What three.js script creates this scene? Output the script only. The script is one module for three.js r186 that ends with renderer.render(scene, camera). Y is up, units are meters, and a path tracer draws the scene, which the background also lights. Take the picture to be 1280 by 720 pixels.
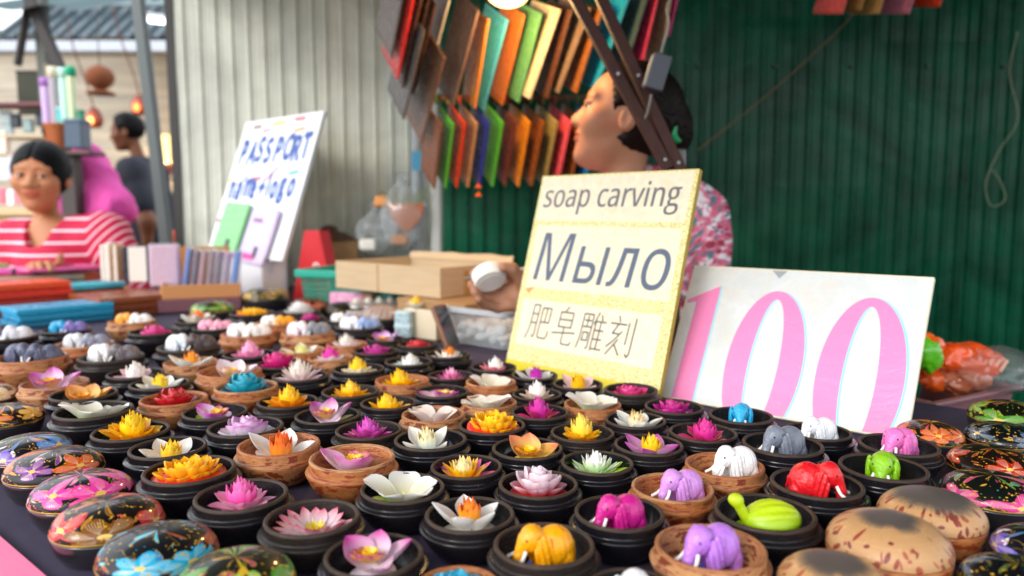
import * as THREE from 'three';
import { mergeGeometries, mergeVertices } from 'three/addons/utils/BufferGeometryUtils.js';
import { RoundedBoxGeometry } from 'three/addons/geometries/RoundedBoxGeometry.js';
import { MarchingCubes } from 'three/addons/objects/MarchingCubes.js';
import { ImprovedNoise } from 'three/addons/math/ImprovedNoise.js';

// ---------------------------------------------------------------- camera, sky, sun, exposure
const scene = new THREE.Scene();
const CY = 1.01, FOC = 924, PITCH = 5.87 * Math.PI / 180;
const camera = new THREE.PerspectiveCamera(2 * Math.atan(360 / FOC) * 180 / Math.PI, 16 / 9, 0.02, 400);
camera.position.set(0, CY, 0);
camera.rotation.set(-PITCH, 0, 0);
camera.focus = 0.7;
camera.userData.fStop = 3.8;
scene.add(camera);

const renderer = new THREE.WebGLRenderer();
renderer.toneMapping = THREE.LinearToneMapping;
renderer.toneMappingExposure = 2.1;
renderer.shadowMap.enabled = true;

{ // bright hazy sky, whiter towards the horizon, a little brighter round the veiled sun
  const W = 256, H = 128, d = new Float32Array(W * H * 4), sd = new THREE.Vector3(-0.62, 0.54, 0.56).normalize(), nz = new ImprovedNoise();
  for (let j = 0; j < H; j++) for (let i = 0; i < W; i++) {
    const el = ((j + 0.5) / H - 0.5) * Math.PI, az = ((i + 0.5) / W - 0.5) * 2 * Math.PI;
    const x = Math.cos(az) * Math.cos(el), y = Math.sin(el), z = Math.sin(az) * Math.cos(el), c = Math.max(0, x * sd.x + y * sd.y + z * sd.z);
    const cl = 1 + 0.12 * nz.noise(x * 2.2, y * 3 + 5, z * 2.2) + 0.06 * nz.noise(x * 5, y * 6, z * 5), glow = 0.8 * Math.pow(c, 6), up = Math.max(0, y);
    const o = (j * W + i) * 4, k = (1.05 + glow) * cl;
    d[o] = k * (0.98 - 0.14 * up); d[o + 1] = k * (1.0 - 0.06 * up); d[o + 2] = k * (1.03 + 0.02 * up); d[o + 3] = 1;
    if (y < 0) { d[o] *= 0.5; d[o + 1] *= 0.5; d[o + 2] *= 0.5; }
  }
  const t = new THREE.DataTexture(d, W, H, THREE.RGBAFormat, THREE.FloatType);
  t.mapping = THREE.EquirectangularReflectionMapping; t.magFilter = THREE.LinearFilter; t.needsUpdate = true;
  scene.background = t; scene.environment = t;
}
const sun = new THREE.DirectionalLight(new THREE.Color(1, 0.92, 0.82), 0.9);
sun.position.set(-6.2, 5.4, 5.6); sun.target.position.set(0, 0.7, -1); sun.castShadow = true; sun.shadow.radius = 36;
Object.assign(sun.shadow.camera, { left: -5, right: 5, top: 5, bottom: -5, near: 0.1, far: 30 });
sun.name = 'veiled_sun';
scene.add(sun, sun.target);

// ---------------------------------------------------------------- helpers
const V = (x, y, z) => new THREE.Vector3(x, y, z);
let SEED = 7;
const rnd = () => { SEED = (SEED + 0x6d2b79f5) | 0; let t = Math.imul(SEED ^ (SEED >>> 15), 1 | SEED); t = (t + Math.imul(t ^ (t >>> 7), 61 | t)) ^ t; return ((t ^ (t >>> 14)) >>> 0) / 4294967296; };
const rr = (a, b) => a + (b - a) * rnd();
const NZ = new ImprovedNoise();
const TY = 0.75;                                       // top of the stall table
const UX = V(0.766, 0, 0.643), VX = V(0.643, 0, -0.766); // the table's own axes: along its front edge, and away from its front edge
const YAW = Math.atan2(-0.643, 0.766);                 // turns +x onto UX
const st = (s, t, y = TY) => V(UX.x * s + VX.x * t, y, UX.z * s + VX.z * t);
const fwd = V(0, -Math.sin(PITCH), -Math.cos(PITCH)), upv = V(0, Math.cos(PITCH), -Math.sin(PITCH));
const ray = (px, py) => V(1, 0, 0).multiplyScalar((px - 640) / FOC).addScaledVector(upv, (360 - py) / FOC).add(fwd);
const atY = (px, py, y) => { const r = ray(px, py); return r.multiplyScalar((y - CY) / r.y).add(V(0, CY, 0)); };
const atZ = (px, py, z) => { const r = ray(px, py); return r.multiplyScalar(z / r.z).add(V(0, CY, 0)); };   // z negative
const depth = (p) => p.clone().sub(V(0, CY, 0)).dot(fwd);
const col = (c) => (c && c.isColor ? c : new THREE.Color(c));
const names = new Map();
function numbered(n) { const k = names.get(n) ?? 0; names.set(n, k + 1); return k ? n + '_' + String(k).padStart(3, '0') : n; }
const labelsUsed = new Map();
function tag(o, label, category, group, kind) {
  o.userData.label = label; if (category) o.userData.category = category;
  if (group) o.userData.group = group; if (kind) o.userData.kind = kind;
  return o;
}
function thing(name, label, category, pos = [0, 0, 0], turn = 0, group) {
  const o = new THREE.Group(); o.name = numbered(name); scene.add(o);
  if (pos.isVector3) o.position.copy(pos); else o.position.set(...pos);
  o.rotation.y = turn; return tag(o, label, category, group);
}
function mesh(name, geo, mat, parent) {
  const m = new THREE.Mesh(Array.isArray(geo) ? join(geo) : geo, mat); m.castShadow = m.receiveShadow = true;
  m.name = parent ? name : numbered(name); (parent || scene).add(m); return m;
}
function join(gs) {
  gs = gs.map((g) => { g = g.index ? g.toNonIndexed() : g; if (!g.attributes.uv) g.setAttribute('uv', new THREE.BufferAttribute(new Float32Array(g.attributes.position.count * 2), 2)); if (!g.attributes.normal) g.computeVertexNormals(); return g; });
  const c = gs.some((g) => g.attributes.color);
  if (c) gs.forEach((g) => { if (!g.attributes.color) g.setAttribute('color', new THREE.BufferAttribute(new Float32Array(g.attributes.position.count * 3).fill(1), 3)); });
  return mergeGeometries(gs);
}
function struct(name, geo, mat, label) { const m = mesh(name, geo, mat); m.userData.kind = 'structure'; if (label) m.userData.label = label; return m; }
function box(w, h, d, x = 0, y = 0, z = 0, r = 0) { // y is the bottom
  const g = r ? new RoundedBoxGeometry(w, h, d, 2, r) : new THREE.BoxGeometry(w, h, d); g.translate(x, y + h / 2, z); return g;
}
function bar(a, b, r, seg = 8, r2 = r) { // round bar between two points
  const d = b.clone().sub(a), g = new THREE.CylinderGeometry(r2, r, d.length(), seg); g.translate(0, d.length() / 2, 0);
  g.applyQuaternion(new THREE.Quaternion().setFromUnitVectors(V(0, 1, 0), d.normalize())); g.translate(a.x, a.y, a.z); return g;
}
function plank(a, b, w, t) { // square bar between two points
  const d = b.clone().sub(a), g = new RoundedBoxGeometry(w, d.length(), t, 1, Math.min(w, t) * 0.15); g.translate(0, d.length() / 2, 0);
  g.applyQuaternion(new THREE.Quaternion().setFromUnitVectors(V(0, 1, 0), d.normalize())); g.translate(a.x, a.y, a.z); return g;
}
function tube(pts, r, seg = 40, rad = 6) { return new THREE.TubeGeometry(new THREE.CatmullRomCurve3(pts), seg, r, rad); }
function lathe(pts, seg = 40) { return new THREE.LatheGeometry(pts.map((p) => new THREE.Vector2(Math.max(p[0], 1e-5), p[1])), seg); }
function canvasTex(w, h, draw, srgb = true) {
  const c = document.createElement('canvas'); c.width = w; c.height = h; draw(c.getContext('2d'), w, h);
  const t = new THREE.CanvasTexture(c); t.wrapS = t.wrapT = THREE.RepeatWrapping; if (srgb) t.colorSpace = THREE.SRGBColorSpace; t.magFilter = THREE.LinearFilter; return t;
}
function noiseTex(w, h, f, srgb = false) { // f(u,v) -> [r,g,b] 0..1 or a number
  const d = new Uint8Array(w * h * 4);
  for (let j = 0; j < h; j++) for (let i = 0; i < w; i++) {
    const v = f(i / w, j / h), o = (j * w + i) * 4, a = Array.isArray(v) ? v : [v, v, v];
    for (let c = 0; c < 3; c++) d[o + c] = Math.max(0, Math.min(255, a[c] * 255)); d[o + 3] = 255;
  }
  const t = new THREE.DataTexture(d, w, h); t.wrapS = t.wrapT = THREE.RepeatWrapping; t.magFilter = THREE.LinearFilter; if (srgb) t.colorSpace = THREE.SRGBColorSpace; t.needsUpdate = true; return t;
}
// noise that repeats in u and v (sampled on a torus)
function tor(u, v, fu, fv, s = 0) {
  const a = u * 2 * Math.PI, b = v * 2 * Math.PI, R = fu / 6.283, Q = fv / 6.283;
  return NZ.noise(Math.cos(a) * R + 11 + s, Math.sin(a) * R + Math.cos(b) * Q * 1.3 + s * 2.1, Math.sin(b) * Q + 3.7 + s);
}
const fbm = (u, v, f, s = 0) => tor(u, v, f, f, s) + 0.5 * tor(u, v, f * 2.1, f * 2.1, s + 5) + 0.25 * tor(u, v, f * 4.3, f * 4.3, s + 9);
const rep = (t, x, y) => { const c = t.clone(); c.repeat.set(x, y); c.needsUpdate = true; return c; };
const std = (c, rough = 0.7, o = {}) => new THREE.MeshStandardMaterial({ color: col(c), roughness: rough, ...o });
const phy = (c, rough = 0.5, o = {}) => new THREE.MeshPhysicalMaterial({ color: col(c), roughness: rough, ...o });
const vstd = (rough = 0.6, o = {}) => new THREE.MeshPhysicalMaterial({ vertexColors: true, roughness: rough, ...o });

// signed-distance modelling
const smin = (a, b, k) => { const h = Math.max(k - Math.abs(a - b), 0) / k; return Math.min(a, b) - h * h * k * 0.25; };
const smax = (a, b, k) => -smin(-a, -b, k);
function cap(p, a, b, ra, rb) {
  const bx = b[0] - a[0], by = b[1] - a[1], bz = b[2] - a[2], x = p[0] - a[0], y = p[1] - a[1], z = p[2] - a[2];
  const t = Math.max(0, Math.min(1, (x * bx + y * by + z * bz) / (bx * bx + by * by + bz * bz + 1e-9)));
  return Math.hypot(x - bx * t, y - by * t, z - bz * t) - (ra + (rb - ra) * t);
}
function ell(p, c, r) {
  const x = (p[0] - c[0]) / r[0], y = (p[1] - c[1]) / r[1], z = (p[2] - c[2]) / r[2], k = Math.hypot(x, y, z);
  const g = Math.hypot(x / r[0], y / r[1], z / r[2]); return k < 1e-6 ? -Math.min(...r) : k * (k - 1) / g;
}
function sdf(f, c, half, res, colour) { // c centre, half extent of a cube, res cells a side
  const mc = new MarchingCubes(res, new THREE.MeshBasicMaterial(), false, false, 120000), n = res, h = n / 2;
  for (let k = 0; k < n; k++) for (let j = 0; j < n; j++) for (let i = 0; i < n; i++)
    mc.field[i + j * n + k * n * n] = -f([c[0] + (i - h) / h * half, c[1] + (j - h) / h * half, c[2] + (k - h) / h * half]);
  mc.isolation = 0; mc.update();
  const m = mc.count, g = new THREE.BufferGeometry();
  const pos = new Float32Array(m * 3), e = 0.35 * half / h, nor = new Float32Array(m * 3), cl = colour ? new Float32Array(m * 3) : null;
  for (let i = 0; i < m; i++) {
    const p = [0, 1, 2].map((q) => (pos[i * 3 + q] = c[q] + mc.positionArray[i * 3 + q] * half));
    const nx = f([p[0] + e, p[1], p[2]]) - f([p[0] - e, p[1], p[2]]), ny = f([p[0], p[1] + e, p[2]]) - f([p[0], p[1] - e, p[2]]), nz = f([p[0], p[1], p[2] + e]) - f([p[0], p[1], p[2] - e]);
    const l = Math.hypot(nx, ny, nz) || 1; nor[i * 3] = nx / l; nor[i * 3 + 1] = ny / l; nor[i * 3 + 2] = nz / l;
    if (cl) { const q = colour(p); cl[i * 3] = q.r; cl[i * 3 + 1] = q.g; cl[i * 3 + 2] = q.b; }
  }
  g.setAttribute('position', new THREE.BufferAttribute(pos, 3)); g.setAttribute('normal', new THREE.BufferAttribute(nor, 3));
  if (cl) g.setAttribute('color', new THREE.BufferAttribute(cl, 3));
  const out = mergeVertices(g, half * 1e-4);
  out.setAttribute('uv', new THREE.BufferAttribute(new Float32Array(out.attributes.position.count * 2), 2));
  return out;
}
const mixc = (a, b, t) => a.clone().lerp(b, Math.max(0, Math.min(1, t)));

// ---------------------------------------------------------------- shared textures and materials
const grainBump = noiseTex(256, 256, (u, v) => 0.5 + 0.3 * fbm(u, v, 40) + 0.2 * (rnd() - 0.5));
const weave = noiseTex(128, 128, (u, v) => 0.5 + 0.22 * Math.sin(u * 128 * Math.PI / 2) * Math.sin(v * 128 * Math.PI / 2) + 0.2 * (rnd() - 0.5));
const smudge = noiseTex(256, 256, (u, v) => 0.55 + 0.35 * fbm(u, v, 9, 3) + 0.12 * fbm(u, v, 40, 1));
const leatherBump = noiseTex(256, 256, (u, v) => { const n = Math.abs(tor(u, v, 70, 70)) + 0.6 * Math.abs(tor(u, v, 120, 120, 4)); return 0.35 + n * 0.8; });
function woodTex(light, dark, blot, seed, amount) {
  const a = col(light), b = col(dark), c = col(blot);
  return noiseTex(512, 256, (u, v) => {
    const g = 0.5 + 0.5 * Math.sin(60 * (v + 0.05 * tor(u, v, 6, 6, seed)) + 4 * tor(u, v, 9, 3, seed + 2)), f = fbm(u, v, 24, seed);
    let k = a.clone().lerp(b, Math.min(1, Math.max(0, 0.28 * g + 0.35 * f + 0.12)));
    const s1 = fbm(u, v, 9, seed + 20), s2 = fbm(u, v, 26, seed + 31);
    const m = THREE.MathUtils.smoothstep(s1 + 0.4 * s2, amount, amount + 0.16);
    k.lerp(c, m * 0.85); k.convertLinearToSRGB(); return [k.r, k.g, k.b];
  }, true);
}
const woods = [woodTex('#bb7f4e', '#8e4e26', '#701a0c', 1, 0.1), woodTex('#b8743e', '#86411a', '#84240a', 5, 0.08), woodTex('#c4905f', '#9c5e33', '#68160c', 9, 0.13)];
const M = {
  black: phy(new THREE.Color(0.013, 0.0105, 0.012), 0.42, { roughnessMap: rep(smudge, 3, 1), specularIntensity: 0.5, clearcoat: 0.1, clearcoatRoughness: 0.25, bumpMap: rep(grainBump, 3, 1), bumpScale: 0.00015 }),
  black2: phy(new THREE.Color(0.021, 0.0155, 0.0135), 0.5, { roughnessMap: rep(smudge, 2, 2), specularIntensity: 0.5, bumpMap: rep(grainBump, 5, 1), bumpScale: 0.0003 }),
  black3: phy(new THREE.Color(0.009, 0.008, 0.0105), 0.3, { roughnessMap: rep(smudge, 4, 2), specularIntensity: 0.5, clearcoat: 0.25, clearcoatRoughness: 0.15 }),
  rim: std(new THREE.Color(0.10, 0.062, 0.038), 0.55, { map: noiseTex(256, 32, (u, v) => { const n = 0.62 + 0.45 * fbm(u, v, 20, 2); return [n, n * 0.93, n * 0.88]; }, true), bumpMap: grainBump, bumpScale: 0.0002 }),
  wood: woods.map((t) => phy(0xffffff, 0.48, { map: rep(t, 2, 1), bumpMap: rep(grainBump, 4, 2), bumpScale: 0.00025, clearcoat: 0.12, clearcoatRoughness: 0.4 })),
  soap: vstd(0.42, { transmission: 0.3, thickness: 0, clearcoat: 0.15, clearcoatRoughness: 0.35 }),
  soapSolid: vstd(0.4, { clearcoat: 0.2, clearcoatRoughness: 0.35, bumpMap: rep(grainBump, 2, 2), bumpScale: 0.0001 }),
  metal: std('#8b8f90', 0.4, { metalness: 0.7 }),
  white: std('#e9e7e2', 0.6), dark: std('#17161a', 0.6),
};
const solidCache = new Map();
const paint = (c, r = 0.55, o = {}) => { const k = String(c) + r + JSON.stringify(o); if (!solidCache.has(k)) solidCache.set(k, phy(c, r, o)); return solidCache.get(k); };
const leather = (c) => { const k = 'L' + c; if (!solidCache.has(k)) solidCache.set(k, phy(c, 0.5, { bumpMap: rep(leatherBump, 3, 3), bumpScale: 0.0004, roughnessMap: smudge })); return solidCache.get(k); };
function cardMat(c, seed = 1) { return std(0xffffff, 0.85, { map: noiseTex(256, 256, (u, v) => { const k = col(c).clone(), n = 1 + 0.07 * fbm(u, v, 5, seed) + 0.05 * tor(u, v, 3, 120, seed) + 0.03 * (rnd() - 0.5); k.multiplyScalar(n).convertLinearToSRGB(); return [k.r, k.g, k.b]; }, true), bumpMap: grainBump, bumpScale: 0.0002 }); }
const carton = cardMat('#bfa684', 2), carton2 = cardMat('#a07d54', 6);
// ---------------------------------------------------------------- the setting
const groundTex = noiseTex(512, 512, (u, v) => { const n = 0.5 + 0.18 * fbm(u, v, 12) + 0.12 * (rnd() - 0.5); return [n, n * 0.97, n * 0.93]; }, true);
{
  const g = new THREE.PlaneGeometry(300, 300); g.rotateX(-Math.PI / 2);
  for (let i = 0; i < g.attributes.uv.count; i++) g.attributes.uv.setXY(i, g.attributes.position.getX(i) / 2, g.attributes.position.getZ(i) / 2);
  struct('ground', g, std('#8d877e', 0.9, { map: groundTex, bumpMap: grainBump, bumpScale: 0.003 }));
}
// corrugated sheet in the xy plane, ribs along y, facing +z, origin at the lower left corner
function corrugated(w, h, pitch, amp, seed = 0) {
  const xs = [], n = Math.round(w / pitch);
  for (let i = 0; i < n; i++) for (const [f, z] of [[0, 0], [0.42, 0], [0.5, 1], [0.58, 1], [0.66, 0], [0.8, 0.0], [0.83, 0.25], [0.86, 0]]) xs.push([(i + f) * w / n, z * amp]);
  xs.push([w, 0]);
  const rows = 34, pos = [], uv = [], idx = [];
  for (let j = 0; j <= rows; j++) for (const [x, z] of xs) {
    const y = h * j / rows; pos.push(x, y, z + 0.005 * NZ.noise(x * 3 + seed, y * 2.2, seed) + 0.0018 * NZ.noise(x * 11, y * 9, seed)); uv.push(x, y);
  }
  const m = xs.length;
  for (let j = 0; j < rows; j++) for (let i = 0; i < m - 1; i++) { const a = j * m + i; idx.push(a, a + 1, a + m, a + 1, a + m + 1, a + m); }
  const g = new THREE.BufferGeometry(); g.setAttribute('position', new THREE.Float32BufferAttribute(pos, 3)); g.setAttribute('uv', new THREE.Float32BufferAttribute(uv, 2)); g.setIndex(idx);
  const f = g.toNonIndexed(); f.computeVertexNormals(); return f;
}
const greenMat = phy(new THREE.Color(0.004, 0.105, 0.052), 0.5, { clearcoat: 0.1, clearcoatRoughness: 0.2, specularIntensity: 0.2, roughnessMap: smudge, map: noiseTex(256, 256, (u, v) => { const n = 0.86 + 0.2 * fbm(u, v, 7, 4), s = tor(u, v, 90, 4, 8) > 0.5 ? 0.08 : 0, r = fbm(u, v, 30, 12) > 0.62 ? 0.25 : 0; return [n + s + r, n + s - r * 0.4, n + s - r * 0.5]; }, true) });
const greyMat = phy('#dde0d4', 0.5, { metalness: 0.0, specularIntensity: 0.6, roughnessMap: smudge, map: noiseTex(256, 256, (u, v) => { const n = 0.9 + 0.08 * fbm(u, v, 6, 7) + 0.05 * tor(u, v, 60, 3, 1); return [n, n, n * 0.985]; }, true) });
{
  const w = thing('corrugated_wall', 'dark green corrugated metal wall behind the seller and price sign', 'wall', [-0.2, 0, -2.15]);
  for (let i = 0; i < 4; i++) { const p = mesh('sheet_panel', corrugated(0.76, 2.3, 0.044, 0.009, i * 7), greenMat, w); p.position.set(i * 0.75, 0, i % 2 ? 0.004 : 0); }
  const sc = []; for (let i = 0; i < 14; i++) { const s = new THREE.CylinderGeometry(0.006, 0.007, 0.006, 8); s.rotateX(Math.PI / 2); s.translate(0.08 + i * 0.216, 1.42, 0.008); sc.push(s); }
  mesh('screw', sc, std('#2c4a3c', 0.6), w).userData.kind = 'stuff';
  const g = thing('corrugated_wall', 'pale grey corrugated metal wall behind the name sign', 'wall', [-1.16, 0, -2.62]);
  for (let i = 0; i < 2; i++) { const p = mesh('sheet_panel', corrugated(0.5, 2.4, 0.055, 0.006, 30 + i * 5), greyMat, g); p.position.set(i * 0.49, 0, i % 2 ? 0.004 : 0); }
  mesh('edge_batten', box(0.03, 2.4, 0.03, -0.016, 0, -0.01), std('#3b3a38', 0.7), g);
  const tr = thing('wall_trim', 'narrow white upright trim where the grey wall meets the green wall', 'trim', [-0.225, 0, -2.2]);
  mesh('trim_board', box(0.026, 2.2, 0.02, 0, 0, 0, 0.003), std('#b9bdbb', 0.6), tr);
  const pp = thing('pipe', 'grey plastic drain pipe standing beside the green wall', 'pipe', [-0.285, 0, -2.26]);
  mesh('tube', bar(V(0, 0, 0), V(0, 2.0, 0), 0.02, 20), std('#8f979b', 0.45), pp);
  for (const y of [0.6, 1.02, 1.6]) mesh('clamp', lathe([[0.02, y], [0.0235, y + 0.002], [0.0235, y + 0.018], [0.02, y + 0.02]], 20).translate(0, 0, 0), M.metal, pp);
}
{ // the roof over the back half of the stall
  const c = thing('stall_canopy', 'low metal roof over the back of the stall, on dark posts', 'canopy', [0, 0, 0]);
  const g = corrugated(4.4, 2.1, 0.076, 0.016, 3); g.rotateX(-Math.PI / 2); g.translate(-1.3, 1.98, -1.15);
  mesh('roof_sheet', g, std('#5f6a68', 0.6, { metalness: 0.3 }), c);
  { const t = new THREE.PlaneGeometry(4.3, 1.75, 40, 20); t.rotateX(-Math.PI / 2); for (let i = 0; i < t.attributes.position.count; i++) { const x = t.attributes.position.getX(i), z = t.attributes.position.getZ(i); t.attributes.position.setY(i, 0.03 * Math.sin(x * 2.9) * Math.cos(z * 1.8) + 0.012 * NZ.noise(x * 3, 1, z * 3) + 0.14 * (z / 1.75)); } t.computeVertexNormals(); t.translate(0.88, 2.06, -0.34); mesh('awning_cloth', t, std('#4d5148', 0.8, { side: THREE.DoubleSide, bumpMap: rep(weave, 30, 30), bumpScale: 0.001 }), c); }
  for (const z of [-1.2, -2.1, -3.0]) mesh('roof_beam', box(4.3, 0.06, 0.04, 0.88, 1.9, z, 0.003), std('#4c4640', 0.7), c);
  for (const [x, z] of [[-1.25, -3.0], [3.0, -3.0], [3.0, -1.2]]) mesh('post', box(0.05, 1.9, 0.05, x, 0, z, 0.004), std('#3d3f40', 0.6), c);
}
{ // tables under their cloths
  const clothM = std('#40364f', 0.85, { bumpMap: rep(weave, 40, 40), bumpScale: 0.0006, map: noiseTex(256, 256, (u, v) => { const n = 0.9 + 0.14 * fbm(u, v, 6, 2) + 0.1 * (rnd() - 0.5); return [n, n, n]; }, true) });
  const clothB = std('#3a2f33', 0.85, { bumpMap: rep(weave, 40, 40), bumpScale: 0.0006 });
  const table = (name, label, clothLabel, s0, s1, t0, t1, m, TY = 0.75) => {
    const c = st((s0 + s1) / 2, (t0 + t1) / 2, 0), w = s1 - s0, d = t1 - t0;
    const t = thing(name, label, 'table', c, YAW);
    mesh('tabletop', box(w - 0.02, 0.025, d - 0.02, 0, TY - 0.03, 0, 0.004), std('#6b4e35', 0.7), t);
    for (const [x, z] of [[-1, -1], [1, -1], [-1, 1], [1, 1]]) mesh('leg', box(0.04, TY - 0.031, 0.04, x * (w / 2 - 0.08), 0, z * (d / 2 - 0.08), 0.003), std('#6b6b6e', 0.5, { metalness: 0.6 }), t);
    // the cloth: a top sheet and a wavy skirt hanging from its edges
    const pts = [], n = 220, pos = [], uv = [], idx = [];
    for (let i = 0; i <= n; i++) { // walk round the rectangle
      const per = 2 * (w + d); let q = (i % n) / n * per, x, z;
      if (q < w) { x = -w / 2 + q; z = d / 2; } else if ((q -= w) < d) { x = w / 2; z = d / 2 - q; } else if ((q -= d) < w) { x = w / 2 - q; z = -d / 2; } else { q -= w; x = -w / 2; z = -d / 2 + q; }
      for (let k = 0; k <= 5; k++) { const f = k / 5, o = 1 + 0.03 * f * (0.6 + Math.sin(i * 0.55) * 0.5 + 0.3 * Math.sin(i * 1.3)); pos.push(x * (k ? o : 1), TY - f * 0.5, z * (k ? o : 1)); uv.push(i * 0.05, f); }
    }
    for (let i = 0; i < n; i++) for (let k = 0; k < 5; k++) { const a = i * 6 + k; idx.push(a, a + 1, a + 6, a + 1, a + 7, a + 6); }
    const sk = new THREE.BufferGeometry(); sk.setAttribute('position', new THREE.Float32BufferAttribute(pos, 3)); sk.setAttribute('uv', new THREE.Float32BufferAttribute(uv, 2)); sk.setIndex(idx); sk.computeVertexNormals();
    const top = new THREE.PlaneGeometry(w, d, 60, 40); top.rotateX(-Math.PI / 2);
    for (let i = 0; i < top.attributes.position.count; i++) { const x = top.attributes.position.getX(i), z = top.attributes.position.getZ(i), e = Math.min(w / 2 - Math.abs(x), d / 2 - Math.abs(z)); top.attributes.position.setY(i, TY - 0.0006 + (e > 0.001 ? 0.0012 * NZ.noise(x * 9, 1, z * 9) : 0)); }
    top.computeVertexNormals();
    const cl = mesh('tablecloth', [top, sk], m); cl.position.copy(c); cl.rotation.y = YAW; tag(cl, clothLabel, 'tablecloth');
  };
  table('stall_table', 'long stall table carrying all the soap bowls', 'dark purple cloth under the soap bowls', -1.93, 0.75, -0.25, 1.12, clothM);
  table('side_table', 'table of leather wallets in front of the striped shirt woman', 'brown cloth under the leather wallets', -2.75, -1.95, 0.1, 1.12, clothB);
  table('bench', 'bench behind the bowls under carton, basket and name sign', 'brown cloth on the bench under the open carton', -2.75, -1.0, 1.14, 1.9, clothB);
  table('bench', 'bench behind the price sign under the reddish tub', 'brown cloth under the reddish tub', -0.5, 0.6, 1.16, 1.6, clothB, 0.63);
}
{ // the market behind, far left
  const back = thing('market_hall', 'whitewashed plank wall of the hall behind the man in navy', 'building', [0, 0, -6.6]);
  const pm = std('#cdbfae', 0.8, { map: rep(noiseTex(256, 128, (u, v) => { const n = 0.9 + 0.1 * fbm(u, v, 6, 3); return [n, n, n * 0.98]; }, true), 1, 1) });
  for (let i = 0; i < 6; i++) { const p = mesh('wall_plank', box(4.4, 0.395, 0.04, -3.6, i * 0.4, i % 2 ? 0.003 : 0, 0.006), pm, back); p.position.y = 0; }
  mesh('dark_beam', box(4.4, 0.16, 0.12, -3.6, 2.4, 0.04, 0.005), std('#4a4238', 0.8), back);
  const awn = thing('market_roof', 'blue grey corrugated market roof with white eaves beam, upper left', 'roof', [0, 0, 0]);
  const g = corrugated(2.4, 3.6, 0.1, 0.02, 12); g.rotateX(-Math.PI / 2 + 0.62); g.translate(-4.45, 0, 0);
  const sh = mesh('roof_sheet', g, std('#34444b', 0.6, { roughnessMap: smudge }), awn); sh.position.set(0.9, 2.2, -5.2);
  mesh('eaves_beam', box(2.5, 0.07, 0.06, -2.33, 2.1, -5.2, 0.005), std('#b9bfca', 0.6), awn);
  for (let i = 0; i < 6; i++) mesh('rafter', plank(V(-3.5 + i * 0.44, 2.17, -5.25), V(-3.5 + i * 0.44, 4.2, -8.1), 0.05, 0.05), std('#56666c', 0.6), awn);
  for (let i = 0; i < 4; i++) mesh('purlin', box(2.38, 0.035, 0.03, -2.35, 2.5 + i * 0.36, -5.56 - i * 0.5, 0.004), std('#7d8f94', 0.6), awn);
  const post = thing('support_post', 'leaning grey steel post beside the man in navy', 'post', [0, 0, 0]);
  const b0 = atZ(208, 300, -2.9), t0 = atZ(172, -5, -2.9), dir = t0.clone().sub(b0);
  mesh('shaft', plank(b0.clone().addScaledVector(dir, -1.0), t0.clone().addScaledVector(dir, 0.25), 0.043, 0.04), std('#5a6060', 0.5, { metalness: 0.3 }), post);
  const bf = b0.clone().addScaledVector(dir, -1.0); mesh('foot_plate', box(0.14, 0.02, 0.14, bf.x, Math.max(0, bf.y - 0.01), bf.z), M.metal, post);
  const tr = thing('roof_truss', 'dark timber struts of the neighbouring stall, upper left corner', 'truss', [0, 0, 0]);
  const tm = std('#3a3634', 0.7);
  mesh('strut', plank(atZ(33, -10, -3.4), atZ(78, 92, -3.4), 0.045, 0.04), tm, tr);
  mesh('strut', plank(atZ(38, -10, -3.42), atZ(22, 82, -3.46), 0.03, 0.03), tm, tr);
  mesh('upright', plank(V(atZ(53, 0, -3.5).x, 0, -3.5), V(atZ(50, 0, -3.5).x, 2.3, -3.5), 0.05, 0.05), std('#5c5f58', 0.7), tr);
  const tp = thing('tarpaulin', 'dark green tarpaulin edge in the top left corner', 'tarpaulin', [0, 0, 0]);
  { const a = atZ(-40, 9, -3.3), b = atZ(102, 9, -3.3), g2 = new THREE.PlaneGeometry(b.x - a.x, 0.9, 24, 8); g2.rotateX(-Math.PI / 2 + 0.35);
    for (let i = 0; i < g2.attributes.position.count; i++) g2.attributes.position.setY(i, g2.attributes.position.getY(i) + 0.012 * Math.sin(g2.attributes.position.getX(i) * 22)); g2.computeVertexNormals();
    const k = mesh('sheet', g2, std('#0f3a3c', 0.6, { side: THREE.DoubleSide }), tp); k.position.set((a.x + b.x) / 2, a.y + 0.16, -3.75); }
}
// ---------------------------------------------------------------- bowls
const black = [[0, 0.02], [0.56, 0.0], [0.66, 0.03], [0.83, 0.16], [0.98, 0.36], [1.07, 0.52], [1.12, 0.6], [1.135, 0.645], [1.12, 0.69], [1.06, 0.705], [1.03, 0.7], [1.005, 0.72], [1.0, 0.76], [1.0, 0.88]];
const rimP = [[1.0, 0.88], [1.003, 0.915], [0.985, 0.945], [0.955, 0.955], [0.925, 0.945], [0.905, 0.91]];
const inner = [[0.905, 0.91], [0.885, 0.75], [0.83, 0.55], [0.7, 0.38], [0.45, 0.29], [0, 0.27]];
const bodyGeo = join([lathe(black, 56), lathe(inner, 56)]), rimGeo = lathe(rimP, 56);
const wOut = [[0, 0.02], [0.5, 0.0], [0.62, 0.03], [0.82, 0.18], [0.98, 0.4], [1.07, 0.6], [1.09, 0.66], [1.06, 0.705], [1.01, 0.71], [0.995, 0.74], [1.0, 0.9]];
const wRim = [[1.0, 0.9], [0.99, 0.945], [0.95, 0.96], [0.91, 0.94], [0.895, 0.9]];
const wIn = [[0.895, 0.9], [0.87, 0.72], [0.8, 0.5], [0.64, 0.36], [0.4, 0.3], [0, 0.28]];
const wBody = join([lathe(wOut, 56), lathe(wIn, 56)]), wRimG = lathe(wRim, 56);
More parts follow.
